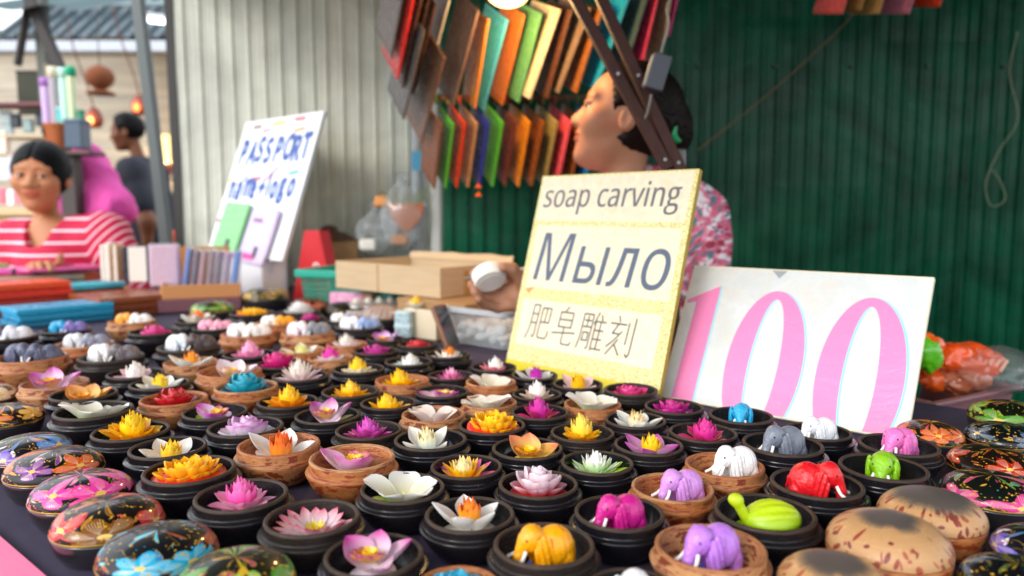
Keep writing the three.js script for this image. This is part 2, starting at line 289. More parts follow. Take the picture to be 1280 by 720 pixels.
function makeBowl(kind) {
  const o = new THREE.Group();
  if (kind === 'B') { mesh('body', bodyGeo, M.black, o); mesh('rim', rimGeo, M.rim, o); }
  else { mesh('body', wBody, M.wood[kind], o); mesh('rim', wRimG, M.wood[(kind + 1) % 3], o); }
  return o;
}
const blackB = (m) => { const o = new THREE.Group(); mesh('body', bodyGeo, m, o); mesh('rim', rimGeo, M.rim, o); return o; };
const bowlProto = { B: makeBowl('B'), B1: blackB(M.black2), B2: blackB(M.black3), W0: makeBowl(0), W1: makeBowl(1), W2: makeBowl(2) };

// ---------------------------------------------------------------- carved soap flowers (unit: radius of the bowl's collar)
const petalCache = new Map();
// p: L length, W width, a0 and a1 rise at root and tip, cup, sharp (0 round .. 1 pointed), c0 root dye, c1 tip dye, ce edge dye, wave
function petal(p) {
  const key = JSON.stringify(p); if (petalCache.has(key)) return petalCache.get(key);
  const { L, W, a0, a1, cup = 0.3, sharp = 0.6, th = 0.035, wave = 0, mid = 0.55, pw = 1.2 } = p, nu = p.lo ? 4 : p.hi ? 11 : 7, nv = p.lo ? 2 : p.hi ? 8 : 4, ew = p.ew ?? 0.8;
  const c0 = col(p.c0), c1 = col(p.c1 ?? p.c0), ce = p.ce ? col(p.ce) : null, spots = p.spot ? col(p.spot) : null;
  const P = [[], []], C = []; let r = 0, y = 0;
  for (let i = 0; i <= nu; i++) {
    const t = i / nu, a = a0 + (a1 - a0) * t;
    if (i) { r += Math.cos(a) * L / nu; y += Math.sin(a) * L / nu; }
    let w;
    if (t < mid) w = 0.42 + 0.58 * Math.sin(t / mid * Math.PI / 2); else { const q = (t - mid) / (1 - mid); w = (1 - sharp) * Math.sqrt(Math.max(0, 1 - q * q)) + sharp * (1 - Math.pow(q, 1.35)); }
    w = Math.max(w, 0.035) * W / 2;
    const row0 = [], row1 = [], rc = [];
    for (let j = 0; j <= nv; j++) {
      const s = j / nv * 2 - 1, up = cup * s * s * w + wave * Math.sin(s * 7 + t * 3) * t, nx = -Math.sin(a), ny = Math.cos(a), k = th * Math.sqrt(Math.max(0, 1 - s * s)) * (1 - 0.75 * t);
      row0.push([r + nx * up, y + ny * up, s * w]); row1.push([r + nx * (up - k), y + ny * (up - k), s * w]);
      let c = mixc(c0, c1, Math.pow(t, pw)); if (ce) c = mixc(c, ce, Math.max(Math.pow(Math.abs(s), 2.5) * ew * (0.3 + t), Math.pow(t, 4) * 0.9)); if (spots && (i * 7 + j * 5) % 6 === 0 && t > 0.2) c = mixc(c, spots, 0.5);
      rc.push(c);
    }
    P[0].push(row0); P[1].push(row1); C.push(rc);
  }
  const pos = [], cl = [], idx = [], n = nv + 1;
  for (const l of [0, 1]) for (let i = 0; i <= nu; i++) for (let j = 0; j <= nv; j++) { pos.push(...P[l][i][j]); const c = C[i][j]; cl.push(c.r, c.g, c.b); }
  const off = (nu + 1) * n;
  for (let i = 0; i < nu; i++) for (let j = 0; j < nv; j++) { const a = i * n + j; idx.push(a, a + 1, a + n, a + 1, a + n + 1, a + n); const b = a + off; idx.push(b, b + n, b + 1, b + 1, b + n, b + n + 1); }
  const g = new THREE.BufferGeometry(); g.setAttribute('position', new THREE.Float32BufferAttribute(pos, 3)); g.setAttribute('color', new THREE.Float32BufferAttribute(cl, 3)); g.setIndex(idx); g.computeVertexNormals();
  g.setAttribute('uv', new THREE.Float32BufferAttribute(new Float32Array(pos.length / 3 * 2), 2));
  petalCache.set(key, g); return g;
}
function tinted(g, c0, c1, y0, y1) { // dye that changes with height on a solid piece
  const a = col(c0), b = col(c1 ?? c0), p = g.attributes.position, k = new Float32Array(p.count * 3);
  for (let i = 0; i < p.count; i++) { const c = mixc(a, b, (p.getY(i) - y0) / (y1 - y0 || 1)); k.set([c.r, c.g, c.b], i * 3); }
  g.setAttribute('color', new THREE.BufferAttribute(k, 3)); return g;
}
const MX = new THREE.Matrix4();
// rings: {n, r0, y0, rot, skip, m, ...petal}; m joins the ring into the flower's centre
function flower(o, rings, extra = []) {
  const mids = [];
  for (const R of rings) {
    const { n, r0 = 0.12, y0 = 0.42, rot = 0, m, jit = 0.09, arc = 2 * Math.PI, ...p } = R;
    for (let i = 0; i < n; i++) {
      const q = { ...p, L: +(p.L * (1 + (((i * 7) % 3) - 1) * jit)).toFixed(3) }, g = petal(q), a = rot + arc * i / n + (((i * 5) % 4) - 1.5) * jit * 0.5;
      if (m) { const c = g.clone(); c.translate(r0, 0, 0); c.rotateY(a); c.translate(0, y0, 0); mids.push(c); }
      else { const k = mesh('petal', g, M.soap, o); k.rotation.set(rr(-0.09, 0.09), a, rr(-0.1, 0.1), 'YXZ'); k.position.set(Math.cos(a) * r0, y0 + (i % 2) * 0.012, -Math.sin(a) * r0); }
    }
  }
  for (const [name, g, mat] of extra) { if (name === 'flower_centre') mids.push(g); else mesh(name, g, mat ?? M.soapSolid, o); }
  if (mids.length) mesh('flower_centre', mids, M.soapSolid, o);
  return o;
}
const disc = (c, r = 0.6, y = 0.3, h = 0.16) => ['soap_base', tinted(lathe([[0, y], [r * 0.9, y], [r, y + h * 0.4], [r * 0.96, y + h], [0, y + h * 1.02]], 28), c, c, 0, 1)];
const blob = (c, r, y, sy = 1, c1) => ['flower_centre', tinted(new THREE.SphereGeometry(r, 14, 10).scale(1, sy, 1).translate(0, y, 0), c, c1 ?? c, y - r, y + r)];
const G = () => new THREE.Group();
const leafy = (c, rot = 2.4) => ({ n: 2, L: 0.5, W: 0.42, a0: 0.1, a1: 0.25, cup: 0.2, sharp: 0.7, r0: 0.3, y0: 0.5, rot, arc: 1.4, c0: c, c1: c });
const K = {
  // few broad petals lying open round a tall crown of narrow ones
  lotus: (a, b, c, d, n = 6, big = 1, base) => flower(G(), [
    { n, L: 0.62 * big, W: 0.46 * big, a0: 0.15, a1: 0.5, cup: 0.35, sharp: 0.75, r0: 0.16, y0: 0.52, c0: a, c1: b },
    { n, L: 0.5 * big, W: 0.36 * big, a0: 0.5, a1: 0.85, cup: 0.4, sharp: 0.75, r0: 0.15, y0: 0.54, rot: Math.PI / n, c0: a, c1: b },
    { n: 11, L: 0.46, W: 0.22, a0: 1.05, a1: 1.62, cup: 0.4, sharp: 0.35, r0: 0.22, y0: 0.58, m: 1, c0: c, c1: d, lo: 1 }, { n: 8, L: 0.54, W: 0.22, a0: 1.25, a1: 1.65, cup: 0.4, sharp: 0.35, r0: 0.12, y0: 0.6, rot: 0.3, m: 1, c0: c, c1: d, lo: 1 },
    { n: 4, L: 0.6, W: 0.2, a0: 1.4, a1: 1.6, cup: 0.3, sharp: 0.5, r0: 0.04, y0: 0.6, m: 1, c0: c, c1: d, lo: 1 }], [disc(base ?? a, 0.52), blob(c, 0.19, 0.85, 1.5, d)]),
  // long separate petals, a small tall crown
  star: (a, b, c, d, base, n = 5, rot = 0.3) => flower(G(), [
    { n, L: 0.76, W: 0.5, a0: 0.3, a1: 0.8, cup: 0.4, sharp: 0.7, r0: 0.14, y0: 0.52, rot, th: 0.09, c0: a, c1: b },
    { n: 10, L: 0.46, W: 0.17, a0: 1.2, a1: 1.55, cup: 0.3, sharp: 0.45, r0: 0.17, y0: 0.56, m: 1, c0: c, c1: d, lo: 1 }, { n: 7, L: 0.56, W: 0.17, a0: 1.3, a1: 1.6, cup: 0.3, sharp: 0.5, r0: 0.08, y0: 0.56, m: 1, rot: 0.4, c0: c, c1: d, lo: 1 }], [disc(base, 0.6), blob(c, 0.15, 0.8, 1.4, d)]),
  // many narrow pointed petals in tiers
  chrys: (a, b, c, d, e, n = 13) => flower(G(), [
    { n, L: 0.7, W: 0.25, a0: 0.12, a1: 0.38, cup: 0.3, sharp: 0.8, r0: 0.16, y0: 0.52, c0: a, c1: b },
    { n, L: 0.56, W: 0.18, a0: 0.4, a1: 0.85, cup: 0.3, sharp: 0.85, r0: 0.15, y0: 0.55, rot: 0.24, c0: c, c1: d },
    { n: 12, L: 0.5, W: 0.16, a0: 0.85, a1: 1.3, cup: 0.3, sharp: 0.85, r0: 0.13, y0: 0.58, m: 1, c0: c, c1: d, lo: 1 }, { n: 11, L: 0.5, W: 0.15, a0: 1.2, a1: 1.6, cup: 0.3, sharp: 0.6, r0: 0.15, y0: 0.62, m: 1, rot: 0.2, c0: e, c1: e, lo: 1 },
    { n: 6, L: 0.58, W: 0.15, a0: 1.4, a1: 1.6, cup: 0.3, sharp: 0.6, r0: 0.06, y0: 0.62, m: 1, c0: e, c1: e, lo: 1 }], [disc(a, 0.5), blob(e, 0.17, 0.86, 1.5)]),
  // shallow bowl of petals with dyed tips
  daisy: (a, b, c, n = 17) => flower(G(), [
    { n, L: 0.7, W: 0.26, a0: 0.15, a1: 0.6, cup: 0.3, sharp: 0.5, r0: 0.16, y0: 0.5, c0: a, c1: b, pw: 3 },
    { n: n - 2, L: 0.55, W: 0.24, a0: 0.35, a1: 0.85, cup: 0.3, sharp: 0.5, r0: 0.14, y0: 0.53, rot: 0.2, c0: a, c1: b, pw: 3 },
    { n: 11, L: 0.2, W: 0.08, a0: 0.7, a1: 1.2, sharp: 0.4, r0: 0.08, y0: 0.58, m: 1, c0: c, c1: c, lo: 1 }], [disc(a, 0.55), blob(c, 0.14, 0.56, 0.7)]),
  // five broad rounded cupped petals
  plum: (a, b, root, leafC, n = 5, rot = 0.3) => flower(G(), [
    { n, L: 0.86, W: 0.7, a0: 0.85, a1: 0.42, cup: 0.34, sharp: 0.04, mid: 0.66, hi: 1, r0: 0.12, y0: 0.42, rot, th: 0.07, jit: 0.09, c0: root, c1: a, ce: b, pw: 0.5 },
    ...(leafC ? [leafy(leafC, 3.4)] : []), { n: 7, L: 0.2, W: 0.06, a0: 0.9, a1: 1.3, sharp: 0.2, r0: 0.05, y0: 0.5, m: 1, c0: root, c1: root, lo: 1 }], [disc(a, 0.4)]),
  // an orchid: big side petals dyed towards the edge, a frilled throat
  orchid: (a, b, throat, leafC, rot = 0) => flower(G(), [
    { n: 1, L: 0.95, W: 0.62, a0: 0.35, a1: 0.75, cup: 0.4, sharp: 0.6, r0: 0.05, y0: 0.5, rot: rot + 0.25, th: 0.08, hi: 1, ew: 0.15, c0: a, c1: b, ce: b, pw: 3.4 },
    { n: 1, L: 0.85, W: 0.62, a0: 0.65, a1: 1.0, cup: 0.4, sharp: 0.6, r0: 0.05, y0: 0.5, rot: rot + 1.35, th: 0.08, hi: 1, ew: 0.2, c0: a, c1: b, ce: b, pw: 3 },
    { n: 1, L: 0.88, W: 0.7, a0: 0.55, a1: 0.95, cup: 0.4, sharp: 0.55, r0: 0.05, y0: 0.5, rot: rot + 2.5, th: 0.08, hi: 1, ew: 0.45, c0: a, c1: b, ce: b, pw: 1.8 },
    { n: 1, L: 0.72, W: 0.56, a0: 0.2, a1: 0.35, cup: 0.4, sharp: 0.5, r0: 0.05, y0: 0.5, rot: rot + 5.4, th: 0.08, hi: 1, ew: 0.4, c0: a, c1: a, ce: b },
    { n: 9, L: 0.42, W: 0.26, a0: 0.2, a1: 0.8, cup: 0.5, sharp: 0.2, wave: 0.02, r0: 0.0, y0: 0.66, rot: rot + 2.4, arc: 3.6, c0: throat, c1: b, pw: 4, m: 0 },
    { n: 10, L: 0.25, W: 0.16, a0: 0.6, a1: 1.2, cup: 0.4, sharp: 0.3, r0: 0.02, y0: 0.7, rot: rot + 1, m: 1, c0: throat, c1: throat, lo: 1 },
    ...(leafC ? [leafy(leafC, rot + 5.9)] : [])], [disc(a, 0.45)]),
  // wavy short petals wrapped round each other
  rose: (a, b, base, ce) => flower(G(), [
    { n: 7, L: 0.5, W: 0.56, a0: 0.2, a1: 0.75, cup: 0.3, sharp: 0.25, wave: 0.02, r0: 0.3, y0: 0.5, c0: base, c1: a, pw: 2 },
    { n: 6, L: 0.5, W: 0.54, a0: 0.55, a1: 1.1, cup: 0.4, sharp: 0.2, wave: 0.025, r0: 0.24, y0: 0.55, rot: 0.4, c0: a, c1: b, ce },
    { n: 5, L: 0.48, W: 0.5, a0: 0.9, a1: 1.5, cup: 0.5, sharp: 0.15, wave: 0.025, r0: 0.2, y0: 0.6, rot: 0.1, c0: a, c1: b, ce },
    { n: 4, L: 0.44, W: 0.36, a0: 1.2, a1: 1.8, cup: 0.6, sharp: 0.1, wave: 0.02, r0: 0.13, y0: 0.66, rot: 0.7, c0: a, c1: b, ce },
    { n: 3, L: 0.4, W: 0.22, a0: 1.4, a1: 1.9, cup: 0.6, sharp: 0.1, r0: 0.07, y0: 0.7, m: 1, c0: a, c1: b }], [disc(base, 0.72, 0.38, 0.18), blob(a, 0.2, 0.74, 1.1, b)]),
  // a low solid cup of one colour under a ruffled top of another
  mari: (top, tip, base) => flower(G(), [
    { n: 14, L: 0.34, W: 0.26, a0: 0.5, a1: 0.9, cup: 0.4, sharp: 0.3, wave: 0.015, r0: 0.42, y0: 0.66, c0: top, c1: tip },
    { n: 12, L: 0.32, W: 0.26, a0: 0.8, a1: 1.3, cup: 0.4, sharp: 0.3, wave: 0.015, r0: 0.34, y0: 0.72, rot: 0.2, c0: top, c1: tip },
    { n: 9, L: 0.28, W: 0.22, a0: 1.0, a1: 1.6, cup: 0.4, sharp: 0.3, r0: 0.2, y0: 0.78, rot: 0.5, m: 1, c0: top, c1: tip, lo: 1 }, { n: 5, L: 0.26, W: 0.18, a0: 1.2, a1: 1.7, cup: 0.4, sharp: 0.3, r0: 0.08, y0: 0.8, m: 1, c0: top, c1: tip, lo: 1 }],
    [['soap_base', tinted(lathe([[0, 0.36], [0.5, 0.36], [0.66, 0.46], [0.74, 0.62], [0.72, 0.74], [0.5, 0.78], [0, 0.78]], 30), base, base, 0, 1)], blob(top, 0.4, 0.72, 0.5)]),
};
// carved soap elephants, facing -x
const eleF = (p) => {
  const q = [p[0], p[1], Math.abs(p[2])];
  let d = ell(q, [0.22, 0.54, 0], [0.43, 0.46, 0.37]);
  d = smin(d, ell(q, [-0.27, 0.78, 0], [0.26, 0.3, 0.25]), 0.12);
  let t = cap(q, [-0.42, 0.74, 0], [-0.54, 0.44, 0], 0.16, 0.12); t = smin(t, cap(q, [-0.54, 0.44, 0], [-0.55, 0.06, 0], 0.12, 0.095), 0.05);
  d = smin(d, t, 0.07);
  let e = ell(q, [-0.1, 0.56, 0.3], [0.2, 0.38, 0.08]) + 0.017 * Math.sin(q[0] * 52 + q[1] * 12); d = smin(d, e, 0.025);
  d = smin(d, cap(q, [-0.1, 0.35, 0.2], [-0.12, 0.06, 0.21], 0.15, 0.14), 0.07); d = smin(d, cap(q, [0.46, 0.35, 0.18], [0.48, 0.06, 0.19], 0.16, 0.14), 0.07);
  d = smin(d, cap(q, [0.64, 0.6, 0], [0.69, 0.3, 0], 0.035, 0.03), 0.03);
  d = smax(d, -ell(q, [0.17, 0.02, 0], [0.15, 0.22, 0.7]), 0.05);
  d = smax(d, -(p[1] + 0.02), 0.03);
  d += 0.02 * Math.abs(NZ.noise(p[0] * 7, p[1] * 5, p[2] * 7)) + 0.006 * NZ.noise(p[0] * 17, p[1] * 17, p[2] * 17);
  return d;
};
const eleGeo = sdf(eleF, [0.04, 0.52, 0], 0.86, 76);
const tuskGeo = (() => { const g = tube([V(-0.44, 0.58, 0.15), V(-0.55, 0.42, 0.21), V(-0.7, 0.34, 0.25)], 0.04, 8, 6); return join([g, new THREE.SphereGeometry(0.04, 6, 5).translate(-0.7, 0.34, 0.25)]); })();
const eyeGeo = new THREE.SphereGeometry(0.026, 8, 6);
const eleMats = new Map();
const eleMat = (c) => { if (!eleMats.has(c)) eleMats.set(c, phy(c, 0.42, { clearcoat: 0.2, clearcoatRoughness: 0.35 })); return eleMats.get(c); };
function elephant(c, ribbon, s = 0.92) {
  const o = G(), b = mesh('body', eleGeo, eleMat(c), o);
  for (const z of [1, -1]) { mesh('tusk', tuskGeo, paint('#f3efe6', 0.4), o).scale.z = z; mesh('eye', eyeGeo, paint('#17130f', 0.3), o).position.set(-0.44, 0.82, 0.185 * z); }
  if (ribbon) ['#d8222a', '#f5f5f5', '#2b53b8'].forEach((k, i) => { const r = mesh('ribbon', box(0.07, 0.07, 0.016, 0, 0, 0, 0.004), paint(k, 0.6), o); r.position.set(-0.42 + i * 0.025, 0.2 + i * 0.07, 0.2 + i * 0.002); r.rotation.z = 0.3; });
  o.children.forEach((m) => { m.position.multiplyScalar(s); m.scale.multiplyScalar(s); m.position.y += 0.36; });
  return o;
}
function turtle(c, c2) {
  const o = G(), g = new THREE.SphereGeometry(0.5, 64, 40); g.scale(1.15, 0.72, 0.9);
  const p = g.attributes.position; for (let i = 0; i < p.count; i++) { const a = Math.atan2(p.getZ(i), p.getY(i)), f = 1 + 0.05 * Math.cos(a * 12) * (1 - Math.abs(p.getX(i)) * 1.4) + 0.03 * NZ.noise(p.getX(i) * 14, a * 4, 1); p.setY(i, p.getY(i) * f); p.setZ(i, p.getZ(i) * f); } g.computeVertexNormals();
  mesh('shell', tinted(g.translate(0.14, 0.68, 0), c, c2, 0.4, 1.0), M.soapSolid, o);
  mesh('head', tinted(sdf((q) => smin(cap(q, [-0.3, 0.62, 0], [-0.58, 1.05, 0.05], 0.11, 0.1), ell(q, [-0.62, 1.13, 0.05], [0.15, 0.12, 0.12]), 0.08), [-0.45, 0.9, 0], 0.5, 26), c2, c2, 0, 1), M.soapSolid, o);
  for (const [x, z] of [[-0.25, 0.35], [0.5, 0.35], [-0.25, -0.35], [0.5, -0.35]]) mesh('flipper', tinted(new THREE.SphereGeometry(0.16, 10, 8).scale(1.2, 0.5, 0.8).translate(x, 0.45, z), c, c, 0, 1), M.soapSolid, o);
  return o;
}
// ---------------------------------------------------------------- where every bowl stands and what lies in it
const MAG = '#cf1f93', HOT = '#e6257f', PNK = '#ee7db4', PALE = '#f3d3e0', WHT = '#f3ede4', YEL = '#f6c304', ORG = '#ee7414', RED = '#c90f1b', CYA = '#2fb3d6', GRN = '#8cc81c', PUR = '#8a3ab0', VIO = '#b04ccd', CRM = '#f2e3b8', GREY = '#7d828c', SLATE = '#565b70';
// x, y, width of the collar as seen, bowl, contents (makers), label of the contents, turn, kind
const F = 'soap flower', E = 'soap elephant';
const ROWS = [
  // the sharp middle of the table
  [463, 537, 85, 'B', () => K.lotus('#c4309a', '#d95aae', '#b8209a', '#cc48b0', 8, 1, '#7a2a8e'), 'plum pink lotus left of the white and cyan star', 0.4],
  [538, 551, 93, 'B', () => K.star(WHT, WHT, '#d5ecf0', '#f0d890', CYA, 4, 0.5), 'white star flower with cyan base and cream crown', 0.3],
  [581, 580, 91, 'B', () => K.chrys(PNK, '#ef6fa8', '#ffb400', '#f6c820', '#f6e3a4', 14), 'yellow spiky flower on flat pink petals', 0.2],
  [364, 559, 104, 'W0', () => K.star(WHT, '#f4f0ee', '#f0a020', '#e04a18', VIO, 5), 'white flower with orange heart on a violet base', 0.1],
  [433, 577, 110, 'W1', () => K.orchid('#f8e2ea', '#e070bc', YEL, null, 2.6), 'pink orchid with yellow throat in front of orange hearted flower', 0.2],
  [489, 603, 105, 'B', () => K.plum('#f4f2ee', '#f6f5f3', '#e8dc70', GRN, 5, 0.5), 'big white plumeria with yellow heart and green leaf', 0],
  [574, 637, 114, 'B', () => K.star('#f2efe9', '#f4f1ec', '#f5b810', '#e86018', WHT, 5, 0.1), 'white lily with a tall orange and yellow crown', 0.5],
  [379, 646, 120, 'B', () => K.daisy('#f7e8ec', '#e2145f', '#dcc020', 18), 'wide white daisy with hot pink petal tips', 0.1],
  [464, 686, 125, 'B', () => K.orchid('#f8eaf2', '#cc1a9c', YEL, null, 0.1), 'magenta and white orchid nearest the camera', 0],
  [305, 617, 115, 'B', () => K.lotus('#f3c6da', '#ee8fbe', '#e0248c', '#ee70b4', 6), 'pink lotus between red yellow marigold and pink tipped daisy', 0.5],
  [561, 724, 108, 'W0', () => K.rose(CYA, '#49c6e2', CYA), 'cyan rose cut off by the bottom edge', 0],
  [614, 531, 86, 'B', () => K.mari('#ffc800', '#f8cf20', '#d8260e'), 'bright yellow marigold on red cup before wooden white flowers', 0.2],
  [678, 516, 74, 'B', () => K.lotus('#d42a7c', '#df3f80', '#b81a8c', '#d23aa4', 4, 1.05, '#c02080'), 'magenta bud with four spread petals below white bud', 0.3],
  [729, 540, 82, 'B', () => K.lotus('#ffc600', '#f6cf1c', '#ffd000', '#f4dc60', 6, 0.85, '#e8551a'), 'yellow crowned lotus on an orange base', 0.2],
  [796, 526, 78, 'B', () => K.star('#e9f1f2', WHT, '#f2ede0', '#ecc97c', CYA, 5), 'white flower on cyan base beside the magenta rose', 0.8],
  [843, 508, 75, 'B', () => K.rose('#b020a0', '#d8248c', '#7a28a8'), 'magenta rose on purple base under the pink number one', 0.3],
  [784, 487, 68, 'B', () => K.rose('#dd1878', '#e83a92', '#d41870'), 'hot pink rose at the corner of the yellow sign', 0.9],
  [657, 555, 90, 'B', () => K.orchid('#f6d860', '#ee7a4c', '#f4c400', GRN, 0.2), 'yellow orchid with coral petal edges and green leaf', 0],
  [810, 556, 88, 'B', () => K.star('#f2d4e6', '#c63cac', YEL, YEL, '#e7a0d0', 6, 0.2), 'open magenta and white star with yellow point', 0],
  [876, 539, 86, 'B', () => K.lotus('#d62a72', '#e04a80', '#c81880', '#e03a98', 5, 0.95, '#d02a70'), 'magenta crowned lotus between open star and slate elephant', 0.7],
  [738, 576, 92, 'B', () => K.chrys('#8ed412', '#a4dc1e', '#a8d860', '#f2f4e8', '#f2f0ea', 14), 'white spiky flower on lime green petals', 0.1],
  [673, 603, 102, 'B', () => K.rose('#eec4d4', '#f3dbe4', '#d01a22', '#f4e2e8'), 'pale pink rose sitting on a red base', 0.2],
  [667, 469, 59, 'B', () => K.star('#e4eef0', WHT, '#c832b4', '#b01aa0', CYA, 5), 'white flower with magenta crown on cyan base under the sign', 0.5],
  [726, 480, 64, 'B', () => K.star('#f3dfdc', '#f0c8c8', YEL, '#f2b60a', '#f0b8a8', 4, 0.6), 'blush flower with yellow crown under the sign', 0.2],
  [615, 459, 59, 'B', () => K.lotus('#e0708c', '#ec9aa8', '#f3e8e8', '#f4eeea', 5, 1, '#d05a80'), 'white bud on rosy petals at the left foot of sign', 0.1],
  [614, 476, 64, 'W1', () => K.plum('#f3efe8', '#f5f0ea', '#ecdc90', null, 5, 0.2), 'white plumeria in wood behind a green leafed one', 0.4],
  [672, 491, 64, 'B', () => K.lotus('#f2d8c8', '#f0e0d4', '#f2e4dc', '#f4ece6', 5, 0.9), 'creamy white bud flower behind the magenta bud', 0.9],
  [732, 505, 74, 'W0', () => K.plum('#f4f1ea', '#f5f2ee', '#ecdc90', '#a8c828', 5, 0.6), 'white plumeria with lime leaf right of creamy bud', 0.1],
  [612, 503, 71, 'W2', () => K.plum('#f4efe6', '#f6f1ea', '#ecdc90', GRN, 5, 0.9), 'white plumeria with green leaf behind bright yellow marigold', 0.2],
  [551, 518, 82, 'W2', () => K.plum('#f4e9e2', '#f6ece6', '#f2ded2', null, 4, 0.3), 'large blush white cup flower of four petals', 0.4],
  [522, 430, 52, 'B', () => K.rose('#cc101c', '#dc2430', '#b80c18'), 'scarlet rose beside the leaning phone', 0],
  [557, 444, 57, 'B', () => K.chrys('#f3f0ea', WHT, WHT, '#f5f2ec', '#e88a1c', 14), 'white spiky flower with small orange heart', 0.2],
  [481, 422, 48, 'B', () => K.orchid('#f8ecf6', '#b844c4', YEL, null, 0.2), 'violet and white orchid left of the scarlet rose', 0],
  [469, 439, 56, 'B', () => K.rose('#bc1a8c', '#d43aa0', '#b01a88'), 'magenta rose in front of the violet orchid', 0.6],
  [507, 453, 61, 'B', () => K.lotus('#bfe4e6', '#e9f1f0', '#eef3f2', WHT, 8, 0.95, '#9cdce0'), 'white lotus with faint aqua petals', 0.3],
  [444, 461, 66, 'B', () => K.lotus('#f4efcf', '#f4ecd8', YEL, '#f4cc18', 7, 1, '#efe6c0'), 'yellow crown on cream white petals', 0.2],
  [560, 469, 59, 'B', () => K.chrys('#f0c2d2', '#f2d4de', '#efb0cc', '#d83a98', '#f2a8c8', 11), 'pale pink spiky flower with magenta tips', 0.4],
  [503, 476, 70, 'W0', () => K.lotus('#ffc404', '#f5c818', '#ffca00', YEL, 5, 0.95), 'yellow lotus in the reddish wooden bowl', 0.2],
  [549, 488, 69, 'B', () => K.orchid('#f8e6f0', '#c42a98', '#f2c820', null, 2.9), 'magenta orchid with one yellow petal', 0.3],
  [442, 487, 72, 'B', () => K.lotus('#ffc000', '#f6c010', '#ffc000', '#f4c41c', 6, 1), 'golden lotus left of the one with pointed crown', 0.5],
  [489, 505, 72, 'B', () => K.lotus('#ffc800', '#f6c40e', '#ffc800', '#f6ca20', 5, 1.1), 'golden lotus with pointed crown and spread petals', 0.1],
  [412, 518, 83, 'B', () => K.orchid('#f8ecf4', '#c0249c', '#ffc800', '#b8c040', 0.1), 'purple edged orchid with orange throat', 0],
  [367, 499, 76, 'B', () => K.lotus('#fca000', '#f4b818', '#ffb800', '#f6c820', 8, 1.05, '#ea7a10'), 'amber lotus left of the purple edged orchid', 0.3],
  [383, 468, 70, 'B', () => K.chrys('#f0c8da', '#f2dce6', '#f2e2e4', '#f4eadc', '#f2e6dc', 13), 'pale blush spiky flower left of cream petals', 0.2],
  [350, 453, 62, 'B', () => K.rose('#d8187e', '#e4308e', '#cc1878'), 'hot pink rose left of pale blush spiky flower', 0.5],
  [373, 437, 58, 'W1', () => K.star('#f2efe0', WHT, '#d8dc70', '#e8e4a0', '#dce08c', 5), 'creamy white lily with greenish heart', 0.4],
  [411, 447, 58, 'W2', () => K.lotus('#f0e4ee', WHT, '#dc2c9c', '#e83cac', 7, 1, '#c08ac8'), 'white lotus with hot pink heart', 0.2],
  [431, 431, 52, 'W0', () => K.chrys('#ecdcf0', '#f2eaf2', '#f2e8f0', WHT, WHT, 13), 'small white lilac spiky flower in wood', 0.3],
  // elephants on the right
  [774, 642, 115, 'B', () => elephant('#c41882'), 'magenta soap elephant left of the lilac ones', 0.42, E],
  [676, 685, 131, 'B', () => elephant('#f0a000', 1), 'golden yellow soap elephant with striped ribbon', 0.3, E],
  [844, 606, 104, 'W1', () => elephant('#c98ad4'), 'lilac soap elephant without ribbon, in blotched wood', 0.4, E, 0.2],
  [903, 581, 100, 'W0', () => elephant('#eceaea'), 'white soap elephant in a wooden bowl', 0.35, E, 0.25],
  [899, 681, 140, 'W2', () => elephant('#b878d8', 1), 'lilac soap elephant with striped ribbon', 0.5, E],
  [785, 728, 118, 'B', () => elephant('#eeeeee'), 'white soap elephant cut off by the bottom edge', 1.1, E],
  [926, 520, 80, 'B', () => elephant('#1fa6d8'), 'cyan soap elephant in front of the price sign', 1.2, E],
  [1028, 540, 82, 'B', () => elephant('#e8eaf0'), 'white soap elephant in front of the price sign', 0.3, E],
  [977, 555, 100, 'B', () => elephant('#747a88'), 'slate grey soap elephant with white tusks', 0.4, E],
  [1028, 605, 114, 'B', () => elephant('#d4101c'), 'red soap elephant facing right', 2.7, E],
  [1096, 585, 106, 'B', () => elephant('#86bf14', 1), 'green soap elephant with striped ribbon', 1.0, E],
  [1127, 559, 96, 'B', () => elephant('#e070b8'), 'pink soap elephant behind the green one', 0.6, E],
  [975, 644, 128, 'B', () => turtle('#86b80c', '#b8d018'), 'lime green soap turtle with raised neck', 0.1, 'soap turtle'],
  // the blurred left half
  [313, 538, 96, 'B', () => K.rose('#f0dcec', '#f2e8f0', '#eaeef0', '#d070c8'), 'white rose with violet petal edges', 0.3],
  [269, 515, 80, 'B', () => K.orchid('#f2e6ec', '#cc30b8', '#f4c010', '#a8cc30', 2.2), 'white and violet pink orchid with yellow throat', 0.2],
  [215, 562, 94, 'B', () => K.star('#f3ebea', WHT, '#f4b410', '#f2c830', '#d86cc8', 6, 0.2), 'white lily with yellow heart and pink underside', 0.1],
  [253, 588, 113, 'B', () => K.mari('#ffba00', '#f6c014', '#d4200e'), 'large yellow marigold on red cup left of pink lotus', 0.4],
  [168, 540, 93, 'B', () => K.lotus('#ffbe00', '#f4c40c', '#ffc800', '#f6cc18', 9, 1.05, '#e47a14'), 'deep yellow lotus beside the bowl edge row', 0.2],
  [128, 512, 92, 'B', () => K.plum('#f2eee4', '#f4f2ec', '#e4dc90', GRN, 5, 0.8), 'white plumeria with bright green leaf, left side', 0.5],
  [92, 489, 78, 'B', () => K.orchid('#f4d460', '#f0a060', '#f2a010', null, 0.2), 'orange yellow orchid behind the leafed plumeria', 0.1],
  [64, 481, 80, 'W2', () => K.orchid('#f8e4f0', '#d032b4', '#f0b818', null, 0.4), 'magenta orchid at the left end of the wooden bowls', 0.1],
  [219, 497, 82, 'W0', () => K.rose('#c8101a', '#d41c24', '#b40c16'), 'flat red rose in blotched wood', 0.2],
